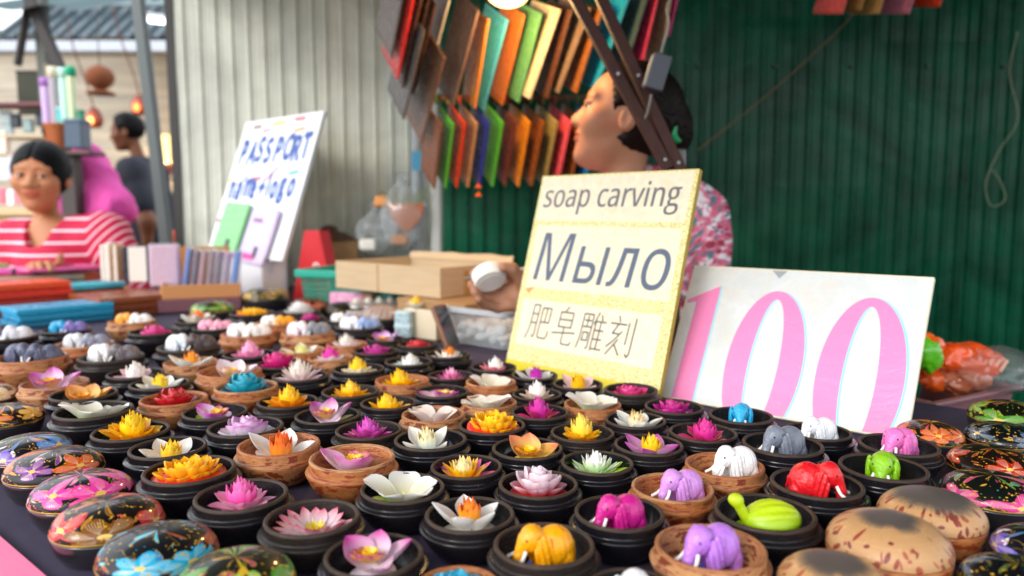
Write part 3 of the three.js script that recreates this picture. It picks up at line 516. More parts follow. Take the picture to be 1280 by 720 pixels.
  [206, 478, 72, 'B', () => K.star('#e8f0ee', WHT, YEL, '#f0cc28', '#d4e8e4', 6), 'white flower with round yellow heart behind the red rose', 0.3],
  [172, 467, 68, 'B', () => K.lotus('#f0c6d2', '#f4dce2', '#f4e8ea', WHT, 6, 1), 'pale pink lotus behind the yellow hearted flower', 0.4],
  [302, 481, 78, 'W1', () => K.rose('#14a4bc', '#24b4cc', '#1296b0'), 'turquoise flat rose in wood', 0.2],
  [283, 465, 80, 'W0', () => K.orchid('#f4efe8', '#f2dce8', YEL, null, 0.1), 'white orchid with yellow throat behind turquoise rose', 0.1],
  [247, 452, 66, 'W2', () => K.star('#dcecea', WHT, '#f2a418', '#ee8a18', '#c4e2e2', 5), 'pale aqua white flower with orange heart', 0.4],
  [314, 443, 66, 'B', () => K.lotus('#ee88bc', '#f2a6cc', '#ee90c0', '#f2aacc', 6, 1), 'baby pink lotus behind the hot pink rose', 0.2],
  [194, 415, 64, 'B', () => K.rose('#e02a90', '#ea52a4', '#d42088'), 'broad hot pink rose near the brown wallets', 0.3],
  [247, 399, 54, 'B', () => K.star('#f2ecd8', WHT, '#f08018', '#ee6a18', '#efe6c8', 7), 'cream flower with orange heart near wallet tray', 0.2],
  [315, 391, 56, 'B', () => K.mari('#ffc800', '#f4c80c', '#d8300e'), 'flat yellow marigold with red base below glass dome', 0.2],
  [376, 388, 50, 'B', () => K.rose('#ececec', '#f2f2f2', '#e6e6e8'), 'plain white rose in front of the red bag', 0.1],
  [397, 399, 42, 'B', () => K.rose('#c0208c', '#d23a9c', '#b01a80'), 'small magenta rose behind the paired white elephants', 0.2],
  [92, 596, 1, '-'],
];
// bowls with a pair of small soap elephants
const PAIRS = [
  [42, 446, 96, 'W0', '#575b74', '#4c5068', 'grey violet soap elephant', 'at the far left', 0],
  [8, 420, 70, 'B', '#4c4a5c', '#d8d8de', 'dark grey soap elephant', 'by the left edge', 1],
  [105, 430, 70, 'W1', '#d0d2d8', '#8c8ea0', 'silver grey soap elephant', 'near a small pink blossom', 0],
  [135, 445, 78, 'B', '#e8e8ea', '#6c6468', 'small white and brown soap elephant', 'with yellow blossom', 2],
  [83, 412, 58, 'B', '#22a0d0', '#7a6ab0', 'bright blue soap elephant', 'beside the blue wallets', 0],
  [165, 402, 56, 'W2', '#f0a030', '#ececec', 'orange or white soap elephant', 'against the brown wallets', 0],
  [236, 432, 76, 'B', '#e4e8f0', '#4a3c3c', 'pale blue white soap elephant', 'with cyan blossom', 3],
  [268, 410, 54, 'B', '#eea0b8', '#eea6bc', 'rose pink soap elephant', 'of a matching pair', 0],
  [313, 416, 66, 'W0', '#ecebeb', '#e8e4e0', 'plain white soap elephant', 'of a pair in wood', 0],
  [346, 404, 52, 'W1', '#f0ece6', '#f0a418', 'white and amber soap elephant', 'in front of marigold', 0],
  [384, 414, 66, 'W2', '#efe2e8', '#84868e', 'lilac white and grey soap elephant', 'beside white lily', 4],
  [447, 408, 62, 'B', '#eeeef2', '#8ca4d0', 'white and blue soap elephant', 'before the striped dome', 4],
  [421, 399, 44, 'B', '#ecebe6', '#a8a8c8', 'little white soap elephant', 'under the black gold dome', 0],
];
const ITEMS = [];
function place(x, y, w, rimH) { // the point on the table whose bowl rim shows at x, y, and the bowl's collar radius
  let R = 0.035; let p;
  for (let i = 0; i < 4; i++) { p = atY(x, y, TY + rimH * R); R = THREE.MathUtils.clamp(0.97 * w * depth(p) / (2 * FOC), 0.026, 0.05); }
  return { p, R };
}
for (const r of ROWS) if (r[3] !== '-') { const { p, R } = place(r[0], r[1], r[2], 0.92); ITEMS.push({ p: V(p.x, TY, p.z), R, f: 1.13, row: r }); }
for (const r of PAIRS) { const { p, R } = place(r[0], r[1], r[2], 0.92); ITEMS.push({ p: V(p.x, TY, p.z), R, f: 1.13, pair: r }); }

// closed bowls under painted lids: x, y of the middle, width, design, label
const LIDS = [
  [8, 527, 82, 0, 'painted domed bowl, orange and green, cut by the left edge'], [-4, 500, 72, 8, 'cream and orange painted dome, farthest of the left row'],
  [38, 570, 95, 1, 'painted dome with violet flowers, third of the left row'], [74, 597, 112, 2, 'black dome painted with orange petals, left row'],
  [106, 627, 118, 3, 'black dome painted with big pink petals, left row'], [144, 662, 128, 4, 'black and gold dome painted with red butterflies, left row'],
  [199, 695, 139, 5, 'black dome painted with turquoise peacock feathers, bottom left'], [270, 726, 140, 6, 'green and gold painted dome cut by bottom edge, left'],
  [1114, 692, 144, 'w0', 'natural wood dome with red drips, front right'], [1172, 672, 128, 'w1', 'natural wood dome with dark grey crown, behind the dripped one'],
  [1048, 728, 130, 'w2', 'natural wood dome with dark crown, cut by bottom edge'],
  [1238, 624, 114, 7, 'black dome with pink and green gold outlined leaves, right'], [1226, 586, 100, 9, 'black dome painted rusty red, right'],
  [1178, 550, 78, 10, 'black dome with orange arcs beside the pink elephant'], [1236, 552, 84, 11, 'dark dome with pale highlights beyond the rusty red one'],
  [1262, 525, 92, 6, 'green gold dome at the right edge, farthest back'], [1272, 690, 112, 1, 'black dome with blue and gold flowers, lower right edge'],
  [1246, 730, 116, 11, 'black and green dome in the bottom right corner'],
  [333, 374, 62, 12, 'large glassy gold patterned dome below the name sign'], [266, 390, 52, 6, 'dark green dome before the wallet tray'],
  [390, 386, 48, 9, 'dark dome with gold band by the teal basket'], [428, 388, 46, 13, 'black dome with gold rings behind little white elephants'],
  [482, 398, 62, 14, 'silver dome with orange swirling stripes by the pink box'],
];
for (const r of LIDS) { let R = 0.035, p; for (let i = 0; i < 4; i++) { p = atY(r[0], r[1], TY + 0.5 * R); R = THREE.MathUtils.clamp(r[2] * depth(p) / (2.2 * FOC), 0.03, 0.054); } ITEMS.push({ p: V(p.x, TY, p.z), R, f: 1.12, lid: r }); }
// nothing overlaps: neighbours that touch are eased apart
for (let k = 0; k < 120; k++) for (let i = 0; i < ITEMS.length; i++) for (let j = 0; j < i; j++) {
  const a = ITEMS[i], b = ITEMS[j], dx = a.p.x - b.p.x, dz = a.p.z - b.p.z, d = Math.hypot(dx, dz), need = (a.R * a.f + b.R * b.f) * 1.004;
  if (d < need) { const q = 0.5 * (need - d) / (d || 1); a.p.x += dx * q; a.p.z += dz * q; b.p.x -= dx * q; b.p.z -= dz * q; }
}
const smallNames = { [F]: 'soap_flower', [E]: 'soap_elephant', 'soap turtle': 'soap_turtle' };
const words = (s) => s.split(/\s+/).length;
function putBowl(it, kind, label) {
  const b = bowlProto[kind === 'B' ? ['B', 'B1', 'B2', 'B'][Math.floor(rnd() * 4)] : kind].clone(); b.name = numbered(kind === 'B' ? 'black_bowl' : 'wooden_bowl'); scene.add(b);
  b.position.copy(it.p); b.rotation.y = rnd() * 6.28; b.scale.set(it.R, it.R * rr(0.95, 1.04), it.R);
  tag(b, label, 'bowl', kind === 'B' ? 'black lacquered soap bowls' : 'natural wooden soap bowls');
}
const bowlWord = (k) => (k === 'B' ? 'black lacquered bowl' : 'blotched wooden bowl');
for (const it of ITEMS) {
  if (it.row) {
    const [, , , kind, make, label, turn, what = F, off = 0] = it.row;
    putBowl(it, kind, bowlWord(kind) + ' holding the ' + label);
    const o = make(); o.name = numbered(smallNames[what]); scene.add(o);
    const s = it.R * (what === F ? 1.1 : 1.05);
    o.position.set(it.p.x + off * it.R, TY + (what === F ? 0.02 : 0) * it.R, it.p.z); if (what === F) { o.scale.set(s * rr(0.94, 1.06), s * rr(0.9, 1.14), s * rr(0.94, 1.06)); o.rotation.set(rr(-0.13, 0.1), turn, rr(-0.12, 0.12), 'YXZ'); } else { o.scale.set(s * rr(0.96, 1.04), s * rr(0.95, 1.05), s); o.rotation.y = turn; }
    tag(o, label, what, what === F ? 'carved soap flowers in bowls' : what === E ? 'carved soap elephants in bowls' : undefined);
  } else if (it.pair) {
    const [, , , kind, c1, c2, what, where, bloom] = it.pair;
    putBowl(it, kind, bowlWord(kind) + ' holding a pair: ' + what + ' ' + where);
    [c1, c2].forEach((c, i) => {
      const o = elephant(c, 0, 0.78); o.name = numbered('soap_elephant'); scene.add(o); const sg = i ? 1 : -1;
      o.position.set(it.p.x + sg * 0.4 * it.R, TY + 0.14 * it.R, it.p.z - 0.12 * it.R + (i ? 0.1 : 0) * it.R); o.scale.setScalar(it.R); o.rotation.y = i ? 0.5 : Math.PI - 0.5;
      tag(o, (i ? 'right' : 'left') + ' of two: ' + what + ' ' + where, E, 'carved soap elephants in bowls');
    });
    if (bloom) {
      const c = [0, '#d8d8e0', YEL, '#1fa8cc', '#d848b0'][bloom];
      const o = flower(G(), [{ n: 7, L: 0.26, W: 0.18, a0: 0.3, a1: 0.9, cup: 0.3, sharp: 0.6, r0: 0.06, y0: 0.62, c0: c, c1: c, lo: 1 }, { n: 5, L: 0.2, W: 0.12, a0: 1, a1: 1.5, sharp: 0.6, r0: 0.04, y0: 0.64, m: 1, c0: c, c1: c, lo: 1 }], [['soap_base', tinted(new THREE.CylinderGeometry(0.16, 0.2, 0.36, 12).translate(0, 0.5, 0), c, c, 0, 1)]]);
      o.name = numbered('soap_flower'); scene.add(o); o.position.set(it.p.x - 0.1 * it.R, TY, it.p.z + 0.52 * it.R); o.scale.setScalar(it.R);
      tag(o, 'tiny soap blossom in front of ' + what + ' ' + where, F, 'tiny blossoms beside soap elephants');
    }
  }
}
// ---- painted lids
const blossom = (g, x, y, r, c, n = 5, c2 = '#e8b830', rot = 0) => { const hi = '#' + mixc(col(c), col('#fff2e8'), 0.45).getHexString(); for (let i = 0; i < n; i++) { const a = rot + i * 2 * Math.PI / n; g.save(); g.translate(x, y); g.rotate(a); g.fillStyle = c; g.beginPath(); g.ellipse(r * 0.6, 0, r * 0.62, r * 0.4, 0, 0, 7); g.fill(); g.strokeStyle = hi; g.lineWidth = 2; for (let q = -3; q <= 3; q++) { g.beginPath(); g.moveTo(r * 0.15, 0); g.quadraticCurveTo(r * 0.6, q * r * 0.08, r * 1.05, q * r * 0.1); g.stroke(); } g.strokeStyle = '#d8a93a'; g.lineWidth = 1.6; g.stroke(); g.restore(); } g.fillStyle = c2; g.beginPath(); g.arc(x, y, r * 0.2, 0, 7); g.fill(); };
const leafP = (g, x, y, r, a, c) => { g.save(); g.translate(x, y); g.rotate(a); g.fillStyle = c; g.beginPath(); g.moveTo(-r, 0); g.quadraticCurveTo(0, -r * 0.6, r, 0); g.quadraticCurveTo(0, r * 0.6, -r, 0); g.fill(); g.strokeStyle = '#c99a30'; g.lineWidth = 1.8; g.stroke(); g.restore(); };
const DES = [['#201418', ['#c8642a', '#3f7a34', '#e0a038']], ['#10131c', ['#6a56b8', '#d8d2e8', '#3c6a3a', '#b87a30', '#3a7ac0']], ['#0e1016', ['#d0561c', '#e08a4c', '#7a3a8a', '#c8c0c8']], ['#0d0f14', ['#e03a98', '#f0a8cc', '#e868b0', '#8a7a68']], ['#120d0c', ['#c02a34', '#d84a4a', '#7a4a14', '#a8741c']], ['#0d1014', ['#18a0c8', '#48c4dc', '#a83a1c', '#2a78a8']], ['#0f150c', ['#4a8a28', '#c8a028', '#7aa83a', '#a04858']], ['#0e1210', ['#c83a80', '#3c8a3c', '#2a9a8a', '#d0a030']], ['#5a3018', ['#e0b080', '#d07028', '#f0d8b8']], ['#180e0c', ['#a8240e', '#c04018', '#8a3418', '#b08030']], ['#101210', ['#d05a1c', '#2a8a8a', '#d8a030', '#c83a58']], ['#0c1014', ['#38506a', '#2a6a30', '#8a98a8', '#b89030']], ['#2a2c20', ['#a88a30', '#d8d8cc', '#6a4a18', '#c0a860', '#8a8a80']], ['#0d0c0c', ['#8a6a24', '#5a4418']], ['#8a9494', ['#c05a1c', '#a8401a']]];
const desMat = DES.map(([bg, cs], k) => {
  SEED = 900 + k * 17;
  const t = canvasTex(1024, 256, (g, w, h) => {
    g.fillStyle = bg; g.fillRect(0, 0, w, h);
    if (k === 14) { for (let i = 0; i < 26; i++) { g.strokeStyle = cs[i % 2]; g.lineWidth = 11; g.beginPath(); g.moveTo(i * 40, h); g.bezierCurveTo(i * 40 + 50, h * 0.6, i * 40 - 10, h * 0.3, i * 40 + 60, 0); g.stroke(); } return; }
    if (k === 13) { for (const y of [70, 110, 120, 165, 200]) { g.strokeStyle = cs[y % 2]; g.lineWidth = 5; g.setLineDash([9, 4]); g.beginPath(); g.moveTo(0, y); g.lineTo(w, y); g.stroke(); } return; }
    for (let i = 0; i < 44; i++) leafP(g, rnd() * w, rnd() * h, rr(14, 44), rnd() * 6, cs[(i + 1) % cs.length]);
    for (let i = 0; i < 5; i++) blossom(g, (i + 0.5) * w / 5 + rr(-50, 50), rr(90, 200), rr(64, 116), cs[i % 2 ? 0 : i % cs.length], 4 + Math.floor(rnd() * 3), '#e8c060', rnd() * 6);
    for (let i = 0; i < 220; i++) { g.fillStyle = i % 3 ? '#cfa030' : cs[i % cs.length]; g.beginPath(); g.arc(rnd() * w, rnd() * h, rr(2, 6), 0, 7); g.fill(); }
    g.strokeStyle = '#b88c28'; g.lineWidth = 2; for (let i = 0; i < 16; i++) { const x = rnd() * w, y = rnd() * h; g.beginPath(); g.moveTo(x, y); g.bezierCurveTo(x + 40, y - 50, x + 60, y + 40, x + rr(40, 110), y + rr(-50, 50)); g.stroke(); }
  });
  return phy(0xffffff, 0.4, { map: t, specularIntensity: 0.3, clearcoat: 0.5, clearcoatRoughness: 0.09 });
});
const drip = (seed, crown) => { SEED = seed; return phy(0xffffff, 0.5, { clearcoat: 0.3, clearcoatRoughness: 0.3, bumpMap: rep(grainBump, 4, 2), bumpScale: 0.0003, map: canvasTex(1024, 256, (g, w, h) => {
  g.fillStyle = '#bd905f'; g.fillRect(0, 0, w, h);
  for (let i = 0; i < 500; i++) { g.fillStyle = ['#b98a5f', '#d8b48c', '#a87850'][i % 3]; g.globalAlpha = 0.25; if (i % 2) g.fillRect(rnd() * w, rnd() * h, rr(2, 6), rr(10, 50)); else { const x = rnd() * w, y = rnd() * h; g.strokeStyle = g.fillStyle; g.lineWidth = rr(1, 3); g.beginPath(); g.moveTo(x, y); g.bezierCurveTo(x + 60, y + 14, x + 120, y - 16, x + 200, y + rr(-8, 8)); g.stroke(); } } g.globalAlpha = 1;
  for (let i = 0; i < 110; i++) { g.fillStyle = ['#8c3422', '#a04a30', '#7a2a1e'][i % 3]; g.save(); g.translate(rnd() * w, rr(60, h)); g.rotate(rr(-0.3, 0.3)); g.beginPath(); g.ellipse(0, 0, rr(2, 10), rr(8, 44), 0, 0, 7); g.fill(); g.restore(); }
  for (let i = 0; i < w; i++) { const a = i / w * 6.283, hh = crown * (1 + 0.45 * NZ.noise(Math.cos(a) * 1.6 + seed, Math.sin(a) * 1.6, 2) + 0.12 * NZ.noise(Math.cos(a) * 9, Math.sin(a) * 9, seed)); const k = hh * (0.75 + 0.5 * rnd()); g.fillStyle = ['#544c48', '#4a4644', '#5e544e'][i % 3]; g.globalAlpha = 0.9; g.fillRect(i, 0, 1.5, k * 0.8); g.globalAlpha = 0.45; g.fillRect(i, 0, 1.5, k * 1.25); g.globalAlpha = 1; }
}) }); };
const dripMats = { w0: drip(41, 20), w1: drip(52, 62), w2: drip(63, 36) };
const lidP = []; for (let i = 0; i <= 20; i++) { const a = i / 20 * Math.PI / 2; lidP.push([1.1 * Math.pow(Math.cos(a), 0.8), 0.6 + 0.48 * Math.sin(a)]); }
const lidGeo = (() => { const g = lathe([[1.06, 0.57], [1.1, 0.58], ...lidP], 56); const p = g.attributes.position, uv = g.attributes.uv; for (let i = 0; i < p.count; i++) uv.setY(i, Math.max(0, Math.min(1, (p.getY(i) - 0.57) / 0.52))); return g; })();
const baseGeo = lathe([[0, 0.02], [0.8, 0], [0.92, 0.05], [1.02, 0.2], [1.08, 0.38], [1.1, 0.52], [1.09, 0.565], [1.0, 0.57], [0, 0.57]], 56);
const lineGeo = new THREE.TorusGeometry(1.095, 0.016, 6, 60).rotateX(Math.PI / 2).translate(0, 0.585, 0);
const gold = std('#b98d2f', 0.35, { metalness: 0.6 });
const baseBlack = phy(new THREE.Color(0.014, 0.013, 0.015), 0.3, { clearcoat: 0.9, clearcoatRoughness: 0.1 });
for (const it of ITEMS) if (it.lid) {
  const [x, , , d, label] = it.lid, w = typeof d === 'string', o = thing(w ? 'wooden_domed_bowl' : 'painted_domed_bowl', label, 'lidded bowl', it.p, ((x * 37) % 63) / 10, w ? 'natural wood domed bowls' : 'painted domed bowls');
  mesh('base', baseGeo, w ? M.wood[1] : baseBlack, o); mesh('lid', lidGeo, w ? dripMats[d] : desMat[d], o); if (!w) mesh('gold_line', lineGeo, gold, o);
  o.scale.set(it.R, it.R * (w ? 1.16 : rr(0.97, 1.06)), it.R);
}
// ---------------------------------------------------------------- signs
// a board standing on its lower edge from a to b, leaning back by lean (metres) over height h
function board(name, label, category, a, b, h, lean, thick, front, back, edge) {
  const o = new THREE.Group(); o.name = numbered(name); scene.add(o); tag(o, label, category);
  const w = a.distanceTo(b), len = Math.hypot(h, lean), ex = b.clone().sub(a).normalize();
  const away = V(ex.z, 0, -ex.x); const ey = V(0, h / len, 0).addScaledVector(away, lean / len), ez = ex.clone().cross(ey);
  o.position.copy(a); o.quaternion.setFromRotationMatrix(MX.clone().makeBasis(ex, ey, ez));
  mesh('board', box(w, len, thick, w / 2, 0, -thick / 2 - 0.0006, Math.min(0.002, thick * 0.3)), edge, o);
  const f = new THREE.PlaneGeometry(w - 0.001, len - 0.001, 8, 8); f.translate(w / 2, len / 2, 0.0004);
  mesh('printed_face', f, front, o);
  return { o, w, len };
}
const SA = atY(630, 463, TY + 0.002), SB = atY(822, 506, TY + 0.002);
{
  const tex = canvasTex(1024, 1120, (g, w, h) => {
    SEED = 33;
    g.fillStyle = '#e0d084'; g.fillRect(0, 0, w, h);
    for (let i = 0; i < 52000; i++) { g.fillStyle = ['#f6ecae', '#c4b05a', '#ece0a0', '#d8c468', '#fffbe0', '#a08c3c'][i % 6]; g.fillRect(rnd() * w, rnd() * h, rr(2, 6), rr(2, 5)); }
    g.fillStyle = '#dcc812'; g.fillRect(0, 1054, w, 70);                       // bare yellow board under the glitter
    const paper = (x0, y0, x1, y1, dy) => {
      g.fillStyle = '#e8d9ba'; g.beginPath(); g.moveTo(x0, y0); g.lineTo(x1, y0 + dy); g.lineTo(x1 - 6, y1 + dy); g.lineTo(x0 + 4, y1); g.fill();
      g.save(); g.clip(); for (let i = 0; i < 900; i++) { g.globalAlpha = 0.06; g.fillStyle = ['#c8a878', '#fff8e4', '#e8c8b0'][i % 3]; g.beginPath(); g.ellipse(x0 + rnd() * (x1 - x0), y0 + rnd() * (y1 - y0 + dy), rr(4, 46), rr(3, 18), rnd() * 3, 0, 7); g.fill(); }
      for (let i = 0; i < 130; i++) { g.globalAlpha = 0.35; g.fillStyle = '#8a6a3a'; g.fillRect(x0 + rnd() * (x1 - x0), y0 + rnd() * (y1 - y0), rr(1, 4), rr(1, 3)); } g.restore(); g.globalAlpha = 1;
    };
    paper(14, 10, 1000, 262, 0); paper(34, 286, 990, 640, 4); paper(40, 704, 968, 962, 6);
    g.fillStyle = '#c98a3a'; g.beginPath(); g.moveTo(40, 652); g.lineTo(110, 636); g.lineTo(70, 676); g.fill(); // torn corner of the tape
    const text = (t, size, x, y, sx, sk, c) => { g.save(); g.translate(x, y); g.transform(sx, 0, sk, 1, 0, 0); g.font = size + 'px sans-serif'; g.fillStyle = c; g.fillText(t, 0, 0); g.restore(); };
    text('soap carving', 178, 40, 182, 0.9, -0.06, '#55545a'); text('soap carving', 178, 43, 182, 0.9, -0.06, '#55545a');
    text('Мыло', 372, 48, 596, 0.9, -0.12, '#3f5068');
    for (let i = 0; i < 260; i++) { g.fillStyle = '#e8d9ba'; g.globalAlpha = 0.8; g.fillRect(rr(40, 960), rr(40, 620), rr(1, 4), rr(1, 4)); } g.globalAlpha = 1;
    // four Chinese characters, brushed stroke by stroke
    const S = {
      fei: ['14,6 14,60 10,80 2,96', '14,6 40,6 40,86 36,92 30,88', '14,30 40,30', '14,54 40,54', '56,12 94,12 94,50', '75,12 75,50', '56,50 94,50', '56,12 56,84 60,92 92,92 98,84 98,72'],
      zao: ['52,0 42,12', '24,14 78,14 78,52', '24,14 24,52', '24,33 78,33', '24,52 78,52', '4,70 98,64', '50,54 50,88 54,96 86,96 90,88'],
      diao: ['8,8 8,70 2,94', '8,8 46,8 46,90 40,94', '16,24 40,24', '27,14 27,40', '14,40 42,40', '18,54 18,76', '18,54 38,54 38,74', '18,74 38,74', '66,2 54,30', '60,24 60,96', '60,24 98,24', '80,24 80,92', '60,46 94,46', '60,68 94,68', '60,92 100,92', '78,8 84,20'],
      ke: ['30,2 36,14', '4,20 62,20', '34,20 16,44 40,44', '50,38 26,62 4,78', '42,58 8,96', '34,72 56,94', '72,16 72,66', '94,4 94,88 88,96 80,90'],
    };
    g.strokeStyle = '#3c3d40'; g.lineCap = 'round'; g.lineJoin = 'round';
    ['fei', 'zao', 'diao', 'ke'].forEach((k, i) => { for (const s of S[k]) { const q = s.split(' ').map((v) => v.split(',').map(Number)); g.lineWidth = 8.5; g.beginPath(); q.forEach(([x, y], n) => { const X = 110 + i * 186 + x * 1.62 - (y - 50) * 0.16, Y = 722 + i * 5 + y * 2.05; n ? g.lineTo(X, Y) : g.moveTo(X, Y); }); g.stroke(); } });
  });
  const glit = noiseTex(256, 280, () => { const n = 0.55 + 0.4 * (rnd() - 0.5); return n; });
  const { o, w, len } = board('soap_sign', 'yellow glitter sign reading soap carving in three languages', 'sign', SA, SB, 0.318, 0.09, 0.008, phy(0xffffff, 0.42, { map: tex, clearcoat: 0.25, clearcoatRoughness: 0.25, bumpMap: glit, bumpScale: 0.0006 }), 0, std('#a88c1c', 0.5));
  mesh('strut', plank(V(w * 0.5, len * 0.75, -0.012), V(w * 0.5, 0.02, -0.13), 0.03, 0.006), carton2, o);
}
{
  const a = atY(824, 496, TY + 0.002), b = atY(1134, 552, TY + 0.002);
  const tex = canvasTex(1024, 660, (g, w, h) => {
    SEED = 12;
    g.fillStyle = '#d6dad8'; g.fillRect(0, 0, w, h);
    for (let i = 0; i < 260; i++) { g.globalAlpha = 0.09; g.fillStyle = ['#b8c4c4', '#ffffff', '#d8cab0'][i % 3]; g.beginPath(); g.ellipse(rnd() * w, rnd() * h, rr(10, 110), rr(6, 50), rnd() * 3, 0, 7); g.fill(); } g.globalAlpha = 1;
    const digits = (dx, c) => {
      g.fillStyle = c; g.save(); g.translate(dx, 0);
      g.beginPath(); g.moveTo(161, 96); g.lineTo(8, 180); g.lineTo(16, 196); g.quadraticCurveTo(50, 178, 58, 190); g.lineTo(58, 690); g.lineTo(161, 690); g.closePath(); g.fill();
      for (const cx of [434, 820]) { g.beginPath(); g.ellipse(cx, 448, 164, 344, 0, 0, 2 * Math.PI, false); g.closePath(); g.moveTo(cx + 64, 450); g.ellipse(cx, 450, 64, 306, 0, 0, 2 * Math.PI, false); g.closePath(); g.fill('evenodd'); }
      g.restore();
    };
    digits(9, '#8fdcea'); digits(0, '#f088bc'); for (let i = 0; i < 420; i++) { g.globalAlpha = 0.5; g.fillStyle = '#e6e2e2'; g.fillRect(rnd() * w, rnd() * h, rr(1, 9), rr(1, 2.4)); }
    for (let i = 0; i < 240; i++) { g.globalAlpha = 0.5; g.fillStyle = ['#8a8f90', '#b8a888', '#6a6a6a'][i % 3]; g.fillRect(rnd() * w, rnd() < 0.5 ? rr(0, 30) : rnd() * h, rr(1, 4), rr(1, 2.5)); } g.globalAlpha = 1;
    g.fillStyle = '#9aa0a4'; g.beginPath(); g.moveTo(375, 0); g.lineTo(455, 0); g.lineTo(420, 44); g.fill();
    g.strokeStyle = '#e6dcc0'; g.lineWidth = 12; g.strokeRect(0, 0, w, h);
  });
  const { o, w, len } = board('price_sign', 'white price board reading 100 in pink numerals', 'sign', a, b, 0.18, 0.098, 0.006, phy(0xffffff, 0.38, { map: tex, clearcoat: 0.4, clearcoatRoughness: 0.2, bumpMap: smudge, bumpScale: 0.0008 }), 0, std('#dedbd0', 0.6));
  mesh('strut', plank(V(w * 0.5, len * 0.8, -0.01), V(w * 0.5, 0.03, -0.085), 0.03, 0.005), carton2, o);
}
{
  const a = V(atZ(258, 318, -2.45).x, 0.868, -2.45), b = V(atZ(352, 322, -2.15).x, 0.868, -2.15);
  const tex = canvasTex(900, 940, (g, w, h) => {
    SEED = 5; g.fillStyle = '#f0f3f6'; g.fillRect(0, 0, w, h);
    const dash = (x, y, l, a, c) => { g.save(); g.translate(x, y); g.rotate(a); g.fillStyle = c; g.fillRect(-l / 2, -13, l, 26); g.restore(); };
    [[170, 46, 110, 0, '#7a5a4a'], [430, 40, 150, -0.05, '#e8c040'], [300, 80, 100, -0.1, '#e87aa8'], [660, 30, 120, 0, '#c84a54'], [690, 104, 120, -0.1, '#e0965a'], [60, 396, 130, -0.5, '#e8c86a'], [190, 418, 130, -0.6, '#6a7484'], [340, 416, 140, 0, '#a84a70'], [520, 386, 150, -0.6, '#c8606a'], [760, 390, 110, -0.1, '#38a8a4'], [30, 700, 100, 0, '#a04a7a'], [60, 860, 160, -1.0, '#5c6a84']].forEach((d) => dash(...d));
    g.strokeStyle = '#1f4a9c'; g.lineJoin = g.lineCap = 'round';
    const word = (t, x, y, s, dx) => { g.font = s + 'px sans-serif'; for (let i = 0; i < t.length; i++) { g.save(); g.translate(x, y + Math.sin(i * 2.3) * 10); g.rotate(Math.sin(i * 1.7) * 0.06); g.transform(0.8, 0, 0, 1.15, 0, 0); g.lineWidth = 23; g.strokeText(t[i], 0, 0); g.restore(); x += dx * (t[i] === 'I' || t[i] === 'l' ? 0.6 : 1); } };
    word('PASSPORT', 50, 300, 190, 104); word('name+logo', 40, 540, 165, 92);
  });
  const { o, w, len } = board('name_sign', 'white sign hand lettered PASSPORT name + logo with booklets', 'sign', a, b, 0.446, 0.16, 0.012, phy(0xffffff, 0.5, { map: tex, clearcoat: 0.15 }), 0, std('#d8dcdf', 0.6));
  for (const [x, y, c, label] of [[0.13, 0.0, '#86c98a', 'green'], [0.31, -0.02, '#d2c2e2', 'lilac']]) {
    const bk = mesh('booklet_cover', box(0.15, 0.176, 0.012, 0, 0, 0, 0.004), leather(c), o); bk.position.set(x, y + 0.0, 0.014); bk.rotation.z = -0.06; bk.userData.label = label + ' passport cover fixed to the sign';
    const mk = mesh('charm', box(0.016, 0.034, 0.003, 0.02, 0.02, 0.0085, 0.001), paint('#4a4a52', 0.4, { metalness: 0.4 }), bk); if (label === 'lilac') { mesh('name_plate', box(0.05, 0.011, 0.002, 0, 0, 0, 0.0008), paint('#8a5a8c', 0.5), bk).position.set(-0.02, 0.13, 0.0075); mesh('name_plate', box(0.075, 0.018, 0.002, 0, 0, 0, 0.0008), paint('#e04a9c', 0.5), bk).position.set(-0.015, 0.012, 0.0078); }
  }
  const fb = thing('foam_block', 'white foam block under the hand lettered name sign', 'block', V((a.x + b.x) / 2 + 0.02, TY + 0.002, (a.z + b.z) / 2 + 0.01), YAW);
  mesh('block', box(0.34, 0.112, 0.09, -0.05, 0, -0.02, 0.006), std('#e6e6ea', 0.8, { bumpMap: grainBump, bumpScale: 0.001 }), fb);
  // red printed bag behind it
  const rp = atZ(362, 372, -2.3), rb = thing('gift_bag', 'red paper bag with white ring mark behind the name sign', 'bag', b.clone().addScaledVector(UX, 0.05).addScaledVector(VX, 0.1).setY(TY + 0.002), YAW + 0.25);
  const sh = new THREE.Shape(); sh.moveTo(-0.07, 0); sh.lineTo(0.075, 0); sh.lineTo(0.03, 0.2); sh.lineTo(-0.02, 0.2); sh.closePath();
  mesh('bag_body', new THREE.ExtrudeGeometry(sh, { depth: 0.04, bevelEnabled: true, bevelSize: 0.004, bevelThickness: 0.004, bevelSegments: 2 }), std('#c41420', 0.6, { bumpMap: smudge, bumpScale: 0.002 }), rb);
  const ring = new THREE.RingGeometry(0.007, 0.012, 24); ring.translate(0.02, 0.1, 0.0455); mesh('ring_mark', ring, std('#f0dcdc', 0.6, { side: THREE.DoubleSide }), rb);
}

